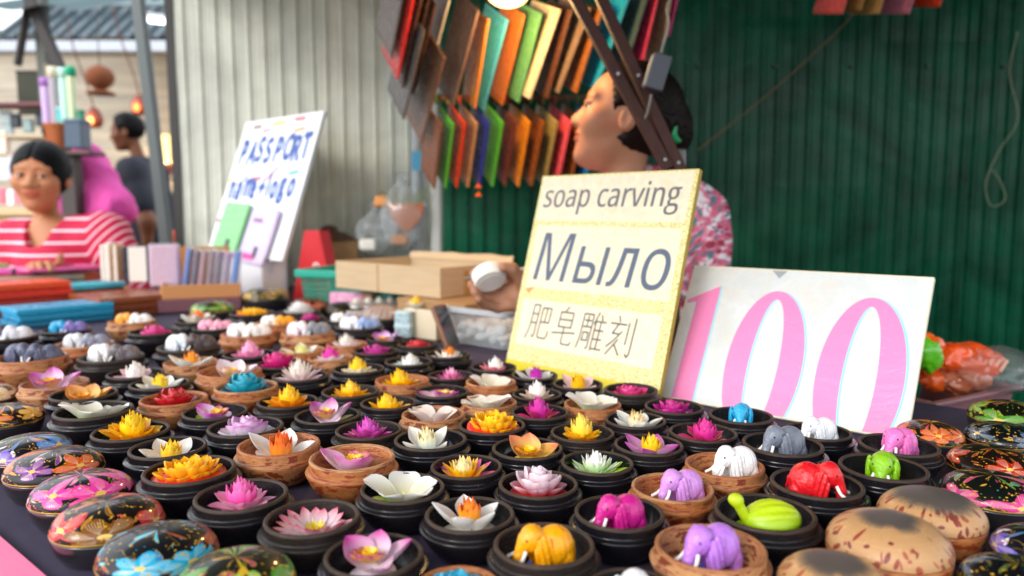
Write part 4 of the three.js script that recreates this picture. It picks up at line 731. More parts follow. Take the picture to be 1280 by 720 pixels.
// ---------------------------------------------------------------- behind the bowls, centre
// an open carton: walls with thickness, one corner at p, sides along -UX and VX
function openBox(o, L, W, H, t, mat, flapTop) {
  mesh('front_wall', box(L, H, t, -L / 2, 0, -t / 2 , 0.001), mat, o); mesh('back_wall', box(L, H, t, -L / 2, 0, -W + t / 2, 0.001), mat, o);
  mesh('side_wall', box(t, H, W - 2 * t - 0.001, -t / 2, 0, -W / 2, 0.001), mat, o); mesh('side_wall', box(t, H, W - 2 * t - 0.001, -L + t / 2, 0, -W / 2, 0.001), mat, o);
  mesh('bottom', box(L - 2 * t - 0.002, t, W - 2 * t - 0.002, -L / 2, 0.001, -W / 2), mat, o);
}
{
  const p2 = atY(566, 436, TY), cl = thing('carton', 'lower closed brown carton under the open one', 'carton', V(p2.x - 0.03, TY + 0.001, p2.z - 0.06), YAW);
  mesh('carton_body', box(0.2, 0.078, 0.3, -0.05, 0, -0.17, 0.002), carton2, cl);
  mesh('tape', box(0.2015, 0.0015, 0.05, -0.05, 0.0775, -0.17), paint('#a8843c', 0.3), cl);
  for (const x of [-0.1, 0.03]) mesh('staple', box(0.02, 0.002, 0.002, x, 0.05, -0.0195), M.metal, cl);
  const p1 = atZ(550, 377, -1.52), op = thing('carton', 'long open beige carton tray behind the bowls', 'carton', V(p1.x, TY + 0.0805, -1.53), YAW);
  openBox(op, 0.355, 0.24, 0.064, 0.003, carton); mesh('crease', box(0.003, 0.062, 0.0012, -0.2, 0.001, 0.0005, 0.0004), carton2, op); mesh('tape', box(0.002, 0.05, 0.06, 0.0008, 0.004, -0.1, 0.0006), paint('#b08a4c', 0.3), op);
  // low wavy cut edge along the far wall
  const fl = new THREE.PlaneGeometry(0.35, 0.018, 30, 3); for (let i = 0; i < fl.attributes.position.count; i++) { const x = fl.attributes.position.getX(i), y = fl.attributes.position.getY(i); fl.attributes.position.setZ(i, 0.012 * (y + 0.009) / 0.05 * NZ.noise(x * 9, 1, 2)); if (y > 0) fl.attributes.position.setY(i, y + 0.006 * NZ.noise(x * 16, 3, 1)); } fl.computeVertexNormals(); fl.rotateX(-0.3); fl.translate(-0.177, 0.07, -0.236);
  mesh('flap', fl, carton, op).material = carton.clone(); op.children.at(-1).material.side = THREE.DoubleSide;
  // teal basket
  const bp = atZ(430, 378, -1.82), bk = thing('basket', 'teal plastic lattice basket left of the open carton', 'basket', V(bp.x + 0.035, TY + 0.004, -1.9), YAW + 0.35), tm = paint('#159a84', 0.4);
  const bw = 0.27, bd = 0.17, bh = 0.1, bars = [];
  for (const [x0, z0, x1, z1] of [[-1, 1, 1, 1], [1, 1, 1, -1], [1, -1, -1, -1], [-1, -1, -1, 1]]) { const n = 22; for (let i = 0; i <= n; i++) { const f = i / n, x = (x0 + (x1 - x0) * f) * bw / 2, z = (z0 + (z1 - z0) * f) * bd / 2; bars.push(bar(V(x * 0.9, 0.004, z * 0.9), V(x, bh, z), 0.0016, 5)); } for (let j = 1; j < 8; j++) { const k = 0.9 + 0.1 * j / 8, y = bh * j / 8; bars.push(bar(V(x0 * bw / 2 * k, y, z0 * bd / 2 * k), V(x1 * bw / 2 * k, y, z1 * bd / 2 * k), 0.0014, 5)); } }
  mesh('lattice', bars, tm, bk).userData.kind = 'stuff';
  for (const [x, z, w, d] of [[0, 1, bw + 0.02, 0.014], [0, -1, bw + 0.02, 0.014], [1, 0, 0.014, bd - 0.005], [-1, 0, 0.014, bd - 0.005]]) mesh('rim', box(w, 0.02, d, x * (bw / 2 + 0.004), bh - 0.008, z * (bd / 2 + 0.004), 0.004), tm, bk);
  mesh('floor', box(bw * 0.9, 0.004, bd * 0.9, 0, 0, 0, 0.001), tm, bk);
  // pink box, flowers for sale, pale box, soap block
  const pk = atZ(436, 380, -1.83), pb = thing('soap_box', 'pink patterned box behind the white loose flowers', 'box', V(pk.x, TY + 0.003, pk.z), YAW + 0.45);
  mesh('box_body', box(0.115, 0.06, 0.06, 0.02, 0, 0, 0.004), std(0xffffff, 0.6, { map: noiseTex(128, 128, (u, v) => { const s = fbm(u, v, 20, 3) > 0.25; return s ? [0.95, 0.85, 0.92] : [0.85, 0.56, 0.7]; }, true) }), pb);
  mesh('box_end', box(0.03, 0.0605, 0.0615, 0.063, 0.0005, 0, 0.003), std('#b8876a', 0.7), pb);
  let k = 0;
  for (const [x, y, w] of [[447, 394, 22], [461, 391, 20], [474, 388, 22], [487, 392, 18], [499, 394, 18]]) {
    const p = atZ(x, y, -1.72); const f = K.chrys('#f0efee', WHT, WHT, WHT, '#f2f0e6', 10); f.name = numbered('soap_flower'); scene.add(f); f.position.set(p.x, TY + 0.03, -1.72 - (x - 470) * 0.0006); f.scale.setScalar(0.027); f.rotation.y = k;
    tag(f, 'white loose soap flower ' + ['nearest the pink box', 'second from the pink box', 'in the middle of the loose row', 'next to the yellow one', 'at the right end of the loose row'][k++], 'soap flower', 'loose white flowers by the pink box');
  }
  const sp = atZ(472, 392, -1.72), stand = thing('tray', 'shallow pale card tray under the loose white flowers', 'tray', V(sp.x, TY + 0.003, sp.z), 0.3); mesh('card', box(0.14, 0.026, 0.05, 0, 0, 0, 0.003), std('#e2d8cc', 0.7), stand); mesh('lip', box(0.14, 0.004, 0.004, 0, 0.026, 0.023, 0.001), std('#cfc4b6', 0.7), stand);
  const bx = atY(537, 428, TY), be = thing('soap_box', 'small beige open box holding a yellow flower', 'box', V(bx.x + 0.012, TY + 0.002, bx.z - 0.01), YAW + 0.1);
  openBox(be, 0.085, 0.06, 0.06, 0.003, std('#d9c9ae', 0.7));
  const yf = K.lotus('#f0ead8', '#f2eee2', '#e8b818', '#f0c830', 6, 1); yf.name = numbered('soap_flower'); scene.add(yf); const yp = atY(512, 395, TY + 0.07); yf.position.set(be.position.x - 0.045, TY + 0.045, be.position.z - 0.045); yf.scale.setScalar(0.036); tag(yf, 'yellow hearted white soap flower standing in beige box', 'soap flower');
  const bl = atY(508, 424, TY), sb = thing('soap_block', 'pale blue marbled soap block left of the beige box', 'soap', V(bl.x - 0.005, TY + 0.002, bl.z), YAW + 0.5);
  mesh('block', box(0.035, 0.058, 0.02, 0, 0, 0, 0.006), phy(0xffffff, 0.35, { map: noiseTex(64, 64, (u, v) => { const n = 0.8 + 0.2 * fbm(u, v, 8, 2); return [n * 0.86, n * 0.97, n]; }, true) }), sb);
  mesh('band', box(0.036, 0.012, 0.0212, 0, 0.02, 0, 0.004), paint('#c9dfe4', 0.4), sb);
  const ph = atY(566, 436, TY), pn = thing('phone', 'phone in a tan case leaning on the beige box', 'phone', V(ph.x + 0.0, TY + 0.004, ph.z), YAW + 1.75);
  const cs = mesh('case', box(0.044, 0.085, 0.01, 0, 0, 0, 0.004), paint('#8a6248', 0.4), pn); cs.rotation.set(-0.42, 0, 0); const sc = mesh('screen', box(0.038, 0.077, 0.001, 0, 0.004, 0.0053, 0.0004), paint('#15161a', 0.08, { clearcoat: 1 }), pn); sc.rotation.copy(cs.rotation);
  // clear tub of soap shavings
  const A = atY(574, 430, TY), tubG = thing('plastic_tub', 'clear plastic tub of soap shavings beside the sign', 'tub', V(A.x + 0.07, TY + 0.003, A.z + 0.0), YAW);
  const clear = phy('#dfe6ec', 0.3, { transmission: 0.75, thickness: 0, ior: 1.45 });
  const rr4 = (w, d, r) => { const s = new THREE.Shape(); s.moveTo(-w / 2 + r, -d / 2); s.lineTo(w / 2 - r, -d / 2); s.quadraticCurveTo(w / 2, -d / 2, w / 2, -d / 2 + r); s.lineTo(w / 2, d / 2 - r); s.quadraticCurveTo(w / 2, d / 2, w / 2 - r, d / 2); s.lineTo(-w / 2 + r, d / 2); s.quadraticCurveTo(-w / 2, d / 2, -w / 2, d / 2 - r); s.lineTo(-w / 2, -d / 2 + r); s.quadraticCurveTo(-w / 2, -d / 2, -w / 2 + r, -d / 2); return s; };
  const outline = (w, d, r) => rr4(w, d, r).getSpacedPoints(64);
  const oA = outline(0.15, 0.1, 0.02), oB = outline(0.17, 0.12, 0.024), pos = [], idx = [], n = oA.length;
  for (let i = 0; i < n; i++) { for (let j = 0; j <= 6; j++) { const f = j / 6; pos.push(oA[i].x + (oB[i].x - oA[i].x) * f, f * 0.068, oA[i].y + (oB[i].y - oA[i].y) * f); } }
  for (let i = 0; i < n - 1; i++) for (let j = 0; j < 6; j++) { const a = i * 7 + j; idx.push(a, a + 1, a + 7, a + 1, a + 8, a + 7); }
  const wg = new THREE.BufferGeometry(); wg.setAttribute('position', new THREE.Float32BufferAttribute(pos, 3)); wg.setIndex(idx); wg.computeVertexNormals();
  mesh('wall', wg, clear, tubG); const fl2 = new THREE.ShapeGeometry(rr4(0.15, 0.1, 0.02)); fl2.rotateX(-Math.PI / 2); fl2.translate(0, 0.001, 0); mesh('floor', fl2, clear, tubG);
  const rs = rr4(0.184, 0.134, 0.028); rs.holes.push(rr4(0.166, 0.116, 0.024)); const rg = new THREE.ExtrudeGeometry(rs, { depth: 0.008, bevelEnabled: true, bevelSize: 0.001, bevelThickness: 0.001, bevelSegments: 1 }); rg.rotateX(-Math.PI / 2); rg.translate(0, 0.064, 0); mesh('rim', rg, phy('#dde3ea', 0.35, { transmission: 0.45, thickness: 0 }), tubG);
  const crumbs = []; SEED = 77; for (let i = 0; i < 170; i++) { const g = new THREE.IcosahedronGeometry(rr(0.006, 0.013), 1); g.scale(rr(0.7, 1.6), rr(0.4, 0.9), rr(0.7, 1.4)); g.rotateY(rnd() * 6); g.rotateX(rnd()); g.translate(rr(-0.063, 0.063), 0.006 + 0.034 * Math.pow(rnd(), 0.8), rr(-0.04, 0.04)); crumbs.push(g); }
  const cr = mesh('soap_shavings', crumbs, paint('#e6e0d6', 0.7)); cr.position.copy(tubG.position); cr.rotation.y = YAW; tag(cr, 'white soap shavings heaped in the clear tub', 'soap shavings', null, 'stuff');
}
// pink card lying at the bottom left
{ const c = thing('pink_card', 'plain pink card lying in the bottom left corner', 'card', st(-0.98, 0.03, TY + 0.002), YAW); const p0 = atY(52, 720, TY), t0 = p0.x * VX.x + p0.z * VX.z; c.position.copy(st(-0.72, t0 - 0.15, TY + 0.002)); mesh('card', box(0.52, 0.002, 0.3, -0.11, 0, 0, 0.0008), std('#ff7fa8', 0.7), c); mesh('fold', box(0.52, 0.0012, 0.004, -0.11, 0.0021, 0.05), std('#f074a0', 0.7), c); }
// tub with wrapped goods at the right
{
  const p = atZ(1196, 520, -1.12), o = thing('tub', 'reddish brown plastic tub behind the price sign at the right', 'tub', V(p.x - 0.02, 0.633, p.z - 0.06), 0.5), m = phy('#9a6a70', 0.4, { transmission: 0.25, thickness: 0 });
  const w = 0.19, d = 0.14, h = 0.1, t = 0.004;
  for (const s of [1, -1]) { const a = mesh('wall', box(w, h, t, 0, 0, 0, 0.0015), m, o); a.position.set(0, 0, s * d / 2); a.rotation.x = s * 0.16; const b = mesh('wall', box(t, h, d, 0, 0, 0, 0.0015), m, o); b.position.set(s * w / 2, 0, 0); b.rotation.z = -s * 0.16; }
  for (const s of [1, -1]) { mesh('rim', box(w + 0.045, 0.008, 0.012, 0, h - 0.006, s * (d / 2 + 0.016), 0.003), m, o); mesh('rim', box(0.012, 0.008, d + 0.02, s * (w / 2 + 0.016), h - 0.006, 0, 0.003), m, o); }
  mesh('floor', box(w, 0.004, d, 0, 0.0, 0), m, o);
  SEED = 15;
  const wrapG = (c, w2, h2, d2) => { const g0 = new THREE.IcosahedronGeometry(0.5, 12); g0.deleteAttribute('normal'); g0.deleteAttribute('uv'); const g = mergeVertices(g0); g.scale(w2 * 1.25, h2 * 1.25, d2 * 1.25); const q = g.attributes.position; for (let i = 0; i < q.count; i++) { const x = q.getX(i), y = q.getY(i), z = q.getZ(i), k = 1 + 0.35 * NZ.noise(x * 30, y * 30, z * 30 + w2 * 90) + 0.3 * Math.abs(NZ.noise(x * 70, y * 70, z * 70 + w2 * 50)); q.setXYZ(i, x * k, y * k, z * k); } g.computeVertexNormals(); return g; };
  const it = (px, py, w2, h2, d2, c, r, label, stripe, dz = 0.05) => { const q = atZ(px, py, p.z - dz), e = thing('wrapped_pack', label, 'packet', V(q.x, q.y, q.z), 0.2); e.rotation.z = r; mesh('wrapper', wrapG(c, w2, h2, d2), paint(c, 0.35, { clearcoat: 0.6 }), e); if (stripe) for (let i = 0; i < 5; i++) { const s = mesh('stripe', box(0.005, h2 * 0.5, 0.004, 0, 0, 0, 0.0015), paint(stripe, 0.4), e); s.position.set((i - 1) * 0.014, -h2 * 0.2, d2 / 2 - 0.001); s.rotation.z = -0.5; } };
  it(1158, 446, 0.055, 0.055, 0.03, '#f0641a', 0.2, 'small orange packet behind the green one in the tub');
  it(1160, 442, 0.034, 0.042, 0.022, '#5cc010', 0.35, 'bright green packet in the reddish tub', null, 0.01);
  it(1208, 452, 0.09, 0.045, 0.05, '#f4581a', -0.1, 'long orange packet with pale stripes in the tub', '#f6b898');
  it(1200, 472, 0.07, 0.04, 0.05, '#c8704e', 0.05, 'salmon packet at the front of the tub');
  it(1166, 474, 0.03, 0.03, 0.03, '#f06018', 0.3, 'little orange packet at the left end of tub');
  const bgp = atZ(1246, 462, p.z - 0.03), bg = thing('plastic_bag', 'clear plastic bag puffed over the right end of tub', 'bag', bgp, 0.3);
  const bgG = new THREE.IcosahedronGeometry(0.055, 4), q = bgG.attributes.position; for (let i = 0; i < q.count; i++) { const x = q.getX(i), y = q.getY(i), z = q.getZ(i), k = 1 + 0.3 * NZ.noise(x * 28, y * 28, z * 28) + 0.12 * NZ.noise(x * 80, y * 80, z * 80); q.setXYZ(i, x * k * 1.25, y * k * 0.62, z * k); } const bgM = mergeVertices((bgG.deleteAttribute('normal'), bgG.deleteAttribute('uv'), bgG)); bgM.computeVertexNormals();
  const film = phy('#f2f6f8', 0.12, { transmission: 0.93, thickness: 0, ior: 1.4 }); mesh('film', bgM, film, bg); mesh('knot', new THREE.ConeGeometry(0.012, 0.05, 10, 4).rotateZ(1.9).translate(0.075, 0.008, 0), film, bg);
}
// ---------------------------------------------------------------- leather goods on the left
{
  const stack = (px, py, y0, off, tw, sd, lay, label, cat = 'wallet stack') => {
    const p = atY(px, py, TY), o = thing('wallet_stack', label, cat, V(p.x, TY + 0.002 + y0, p.z).addScaledVector(UX, -off), YAW + Math.PI / 2);   // local +x runs along VX
    let y = 0; lay.forEach(([c, h], i) => { const b = mesh('wallet', box(tw - (i % 2) * 0.006, h - 0.0012, sd, tw / 2 + rr(-0.003, 0.003), y, -sd / 2 - rr(0, 0.006), h * 0.18), leather(c), o); b.rotation.y = rr(-0.012, 0.012); y += h; });
    return o;
  };
  SEED = 61;
  stack(22, 413, 0, 0, 0.205, 0.12, [['#0d7ea8', 0.014], ['#1490bc', 0.015], ['#17a0cc', 0.014]], 'stack of bright blue leather wallets, front left');
  stack(-20, 410, 0, 0.13, 0.235, 0.13, [['#8a3020', 0.022], ['#a02818', 0.022], ['#d62a10', 0.02], ['#e8490f', 0.018]], 'stack of red and orange wallets behind the blue ones');
  stack(125, 401, 0, 0, 0.19, 0.2, [['#743412', 0.016], ['#7c3814', 0.017], ['#8a4418', 0.017]], 'stack of brown leather wallets next to the tray');
  stack(100, 395, 0, 0.24, 0.215, 0.1, [['#6a3216', 0.02], ['#7a3a1a', 0.02], ['#4cbfd0', 0.016]], 'stack topped by a turquoise wallet behind the brown ones');
  stack(20, 398, 0, 0.32, 0.28, 0.1, [['#7a6a5c', 0.03], ['#9a8c7c', 0.028], ['#bdb09e', 0.016]], 'stack of beige wallets behind the orange ones');
  stack(75, 392, 0, 0.4, 0.26, 0.09, [['#6a3026', 0.04], ['#7a3a2c', 0.03], ['#8c3f5a', 0.016]], 'stack of maroon wallets behind the turquoise one');
  stack(-10, 396, 0, 0.48, 0.18, 0.1, [['#4a6a3a', 0.05], ['#5c8a44', 0.035], ['#7ab45c', 0.014]], 'stack of green wallets at the left edge');
  const pf = atZ(72, 334, -2.2), f = thing('folder', 'pink leather folder lying under the striped woman\'s hand', 'folder', V(pf.x, pf.y - 0.008, pf.z), YAW + Math.PI / 2); mesh('cover', box(0.2, 0.012, 0.15, 0, 0, 0, 0.005), leather('#e0568c'), f); mesh('clasp', box(0.03, 0.004, 0.014, 0.02, 0.0122, 0.02, 0.0015), paint('#5a3a48', 0.4), f);
  const pf2 = atZ(4, 334, -2.15), f2 = thing('folder', 'magenta leather folder at the left edge, beside the pink one', 'folder', V(pf2.x, pf2.y - 0.02, pf2.z), YAW + 1.2); mesh('cover', box(0.16, 0.016, 0.12, 0, 0, 0, 0.006), leather('#c8489c'), f2); mesh('strap', box(0.012, 0.018, 0.122, 0.03, 0, 0, 0.004), paint('#2a1c30', 0.5), f2);
  const rs = thing('display_riser', 'covered riser under the pink folders', 'riser', V(pf.x - 0.12, TY + 0.002, pf.z - 0.02), YAW + Math.PI / 2); mesh('riser_box', box(0.34, pf.y - TY - 0.024, 0.26, 0, 0, 0, 0.004), leather('#c8583a'), rs);
  mesh('riser_edge', box(0.34, 0.003, 0.26, 0, pf.y - TY - 0.0235, 0, 0.001), leather('#d89070'), rs);
  // tray of wrapped wallets
  const tp = atY(302, 388, TY), L = 0.3, W = 0.42;
  const tr = thing('wallet_tray', 'tan and purple display tray holding upright wallets', 'tray', V(tp.x, TY + 0.003, tp.z), YAW + Math.PI / 2 - 0.5);
  const tan = std('#bd8350', 0.7), pur = std('#6e4450', 0.7);
  mesh('front_board', box(0.19, 0.036, 0.008, -0.095, 0.034, 0, 0.002), tan, tr); mesh('base_board', box(0.2, 0.034, 0.2, -0.1, 0, -0.09, 0.003), pur, tr); mesh('back_board', box(0.22, 0.12, 0.008, -0.13, 0.034, -0.33, 0.002), tan, tr); mesh('base_board', box(0.24, 0.034, 0.14, -0.13, 0, -0.265, 0.003), pur, tr);
  mesh('side_board', box(0.006, 0.03, 0.18, -0.192, 0.034, -0.092, 0.002), tan, tr); mesh('red_tag', new THREE.CylinderGeometry(0.008, 0.008, 0.003, 16).rotateX(Math.PI / 2).translate(-0.04, 0.02, 0.0115), paint('#c8301c', 0.5), tr);
  const WL = [[140, 327, 0.016, 0.105, 0.09, '#efe6dc', 'cream upright wallet at the left of the tray'], [133, 328, 0.01, 0.1, 0.08, '#f0eeea', 'white upright wallet leftmost in the tray'], [149, 328, 0.012, 0.1, 0.08, '#d8a87c', 'tan upright wallet beside the cream one'], [173, 330, 0.075, 0.1, 0.02, '#2c2c40', 'dark navy wallet standing in the tray'], [206, 332, 0.075, 0.115, 0.022, '#e0b6c8', 'pale pink wrapped wallet standing in the tray'], [232, 333, 0.012, 0.1, 0.06, '#2f6fc0', 'blue wrapped wallet right of the pale pink one'], [242, 335, 0.011, 0.095, 0.06, '#46406a', 'indigo wrapped wallet third from the pale pink one'], [251, 335, 0.012, 0.095, 0.06, '#b07c84', 'dusty pink wrapped wallet in the tray'], [261, 335, 0.011, 0.095, 0.06, '#8c6a78', 'mauve wrapped wallet in the tray'], [271, 336, 0.012, 0.095, 0.06, '#5c3c64', 'dark purple wrapped wallet in the tray'], [281, 336, 0.012, 0.09, 0.06, '#9a8298', 'grey lilac wrapped wallet in the tray'], [292, 336, 0.014, 0.095, 0.06, '#2a7ad0', 'bright blue wrapped wallet at the right end of tray']];
  WL.forEach(([px, py, w, h, d, c, label], i) => {
    const p = atZ(px, py, -2.06 + i * 0.006), o = thing('wrapped_wallet', label, 'wallet', V(p.x, p.y - h / 2, p.z), 0.25); if (i > 4) o.rotation.z = -0.16;
    mesh('cover', box(w, h, d, 0, 0, 0, Math.min(w, d) * 0.3), leather(c), o); if (i > 3) mesh('sleeve', box(w + 0.003, h + 0.006, d + 0.003, 0, -0.001, 0, Math.min(w, d) * 0.3), phy('#f4f6fa', 0.15, { transmission: 0.88, thickness: 0 }), o); else mesh('page_block', box(w * 0.6, h - 0.004, 0.002, 0, 0.002, d / 2, 0.0005), paint('#e8e2d8', 0.8), o);
  });
  const or = atZ(234, 300, -3.2), os = thing('stool', 'bright orange plastic stool behind the wallet tray', 'stool', V(or.x, 0.5, or.z), 0.3); mesh('seat', box(0.13, 0.06, 0.13, 0, 0.37, 0, 0.01), paint('#f2501a', 0.4), os); for (const [x, z] of [[-1, -1], [1, -1], [-1, 1], [1, 1]]) mesh('leg', bar(V(x * 0.055, 0.37, z * 0.055), V(x * 0.075, -0.5, z * 0.075), 0.011, 8), paint('#e8481a', 0.4), os);
}
// brown box and dried leaves behind the red bag
{ const p = atZ(404, 345, -2.35), o = thing('carton', 'small dark brown carton by the grey wall', 'carton', V(p.x + 0.02, TY + 0.003, -2.4), 0.2); mesh('carton_body', box(0.16, 0.165, 0.14, 0, 0, 0, 0.003), carton2, o); mesh('label_patch', box(0.06, 0.05, 0.001, 0.02, 0.05, 0.0703), paint('#4a3424', 0.7), o);
  const d = thing('palm_hat', 'crumpled brown palm leaf piece on the dark carton', 'leaf piece', V(p.x + 0.02, TY + 0.17, -2.4)); const g = new THREE.CylinderGeometry(0.02, 0.085, 0.03, 30, 3, true), q = g.attributes.position; for (let i = 0; i < q.count; i++) q.setY(i, q.getY(i) + 0.014 + 0.012 * NZ.noise(q.getX(i) * 30, 2, q.getZ(i) * 30)); g.computeVertexNormals(); mesh('brim', g, std('#5a3a22', 0.8, { side: THREE.DoubleSide }), d); mesh('crown', new THREE.SphereGeometry(0.03, 16, 8, 0, 6.3, 0, 1.5).scale(1, 0.6, 1).translate(-0.01, 0.03, 0), std('#4c3120', 0.8), d); }
// ---------------------------------------------------------------- passport covers hung in rows
function cover(px0, py0, e1px, e1py, wid, e2px, e2py, len, z, c, label, group) {
  // upper far corner seen at px0, py0; the short edge runs to the right, down and forward, the long edge down
  const a = atZ(px0, py0, z), s = -z / FOC; let x1 = e1px * s, y1 = -e1py * s; let z1 = Math.sqrt(Math.max(1e-5, wid * wid - x1 * x1 - y1 * y1));
  const e1 = V(x1, y1, z1), e2 = V(e2px * s, -e2py * s, 0); e2.z = -(e1.x * e2.x + e1.y * e2.y) / e1.z; if (Math.abs(e2.z) > 0.1) e2.z = Math.sign(e2.z) * 0.1;
  const X = e1.clone().normalize(), Y = e2.clone().addScaledVector(X, -e2.dot(X)).normalize().negate(), Z = X.clone().cross(Y);
  const o = new THREE.Group(); o.name = numbered('passport_cover'); scene.add(o); tag(o, label, 'passport cover', group);
  o.position.copy(a); o.quaternion.setFromRotationMatrix(MX.clone().makeBasis(X, Y, Z));
  const w = e1.length(), h = e2.length();
  for (const k of [1, -1]) mesh('cover_leaf', box(w, h, 0.0022, w / 2, -h, k * 0.0013, 0.0009), leather(c), o);
  mesh('seam', [box(w * 0.94, 0.0012, 0.0054, w / 2, -h * 0.96, 0, 0.0003), box(w * 0.94, 0.0012, 0.0054, w / 2, -h * 0.05, 0, 0.0003), box(0.0012, h * 0.9, 0.0054, w * 0.95, -h * 0.955, 0, 0.0003)], paint('#3c2a1e', 0.8), o);
  mesh('loop', new THREE.TorusGeometry(0.008, 0.0014, 5, 14).translate(0.012, 0.007, 0), paint('#3a332c', 0.6), o);
}
const low = [[534, 131, '#7a4020', 'brown'], [548, 130, '#58b428', 'bright green'], [562, 129, '#d8380c', 'orange red'], [576, 129, '#c08a54', 'tan'], [591, 128, '#28308a', 'royal blue'], [607, 128, '#54b02c', 'grass green'], [623, 128, '#63291c', 'maroon'], [639, 128, '#dc8410', 'amber'], [656, 128, '#834618', 'chestnut'], [672, 128, '#98854c', 'khaki'], [688, 128, '#d8505c', 'coral'], [704, 128, '#8a4a1c', 'russet'], [722, 130, '#1a70a8', 'teal blue']];
low.forEach(([x, y, c, n], i) => cover(x, y, 22, 30, 0.12, -13, 73, 0.155, -1.8 - (i % 2) * 0.004, c, n + ' passport cover hanging in the lower row', 'passport covers of the lower row'));
const up = [[574, -10, 22, 30, -34, 100, '#6e5448', 'dim taupe', 0.12], [594, 14, 14, 16, -18, 96, '#c07018', 'ochre', 0.1], [608, 4, 22, 26, -30, 96, '#3f9fb4', 'sky turquoise', 0.11], [628, 0, 22, 24, -26, 96, '#a85c24', 'copper brown', 0.11], [650, 2, 20, 22, -26, 94, '#56905a', 'sage green', 0.11], [666, 0, 26, 20, -34, 96, '#c0b090', 'cream beige', 0.12], [686, 0, 20, 20, -26, 94, '#54301c', 'dark chocolate', 0.11], [702, -6, 26, 24, -34, 90, '#7a6450', 'mushroom', 0.12], [722, 0, 20, 20, -26, 88, '#8e5426', 'caramel', 0.11], [756, -14, 18, 18, -34, 100, '#1b94b4', 'vivid turquoise', 0.11], [776, -18, 20, 20, -22, 84, '#3d5452', 'slate green', 0.11], [792, -24, 18, 18, -14, 80, '#c43458', 'raspberry', 0.11], [808, -24, 18, 20, -6, 84, '#9a8468', 'sand', 0.1], [822, -40, 16, 18, -10, 62, '#d8407c', 'hot pink', 0.1]];
up.forEach(([x, y, ax, ay, bx, by, c, n, w], i) => cover(x, y, ax + 4, ay + 6, w + 0.01, bx, by, 0.17, -1.72 - (i % 2) * 0.004, c, n + ' passport cover hanging in the upper row', 'passport covers of the upper row'));
const left = [[491, -81, '#5e4c40', 'dusty brown'], [499, -53, '#c41d10', 'bright red'], [506, -41, '#4a2c20', 'dark umber'], [513, -34, '#3c2218', 'blackish brown'], [508, 2, '#55504c', 'charcoal'], [521, -30, '#4a2a1a', 'dark coffee'], [532, 34, '#6a4a36', 'long cocoa brown'], [540, -44, '#b9b4ae', 'pale putty']];
left.forEach(([x, y, c, n], i) => cover(x, y, 27, 45, 0.13, -27, 105, 0.19, -1.66 - i * 0.012, c, n + ' passport cover in the bunch by the grey wall', 'passport covers in the left bunch'));
[[1030, -30, '#c8504c', 'coral red'], [1052, -34, '#94703c', 'mustard tan'], [1074, -30, '#a8844c', 'wheat coloured'], [1110, -30, '#b46a80', 'dusky mauve'], [1146, -34, '#c83a1c', 'vermilion']].forEach(([x, y, c, n], i) => cover(x, y, 16, 12, 0.1, -8, 42 - (i === 4 ? 4 : 0), 0.1, -1.85, c, n + ' passport cover hanging at the top right', 'passport covers at the top right'));
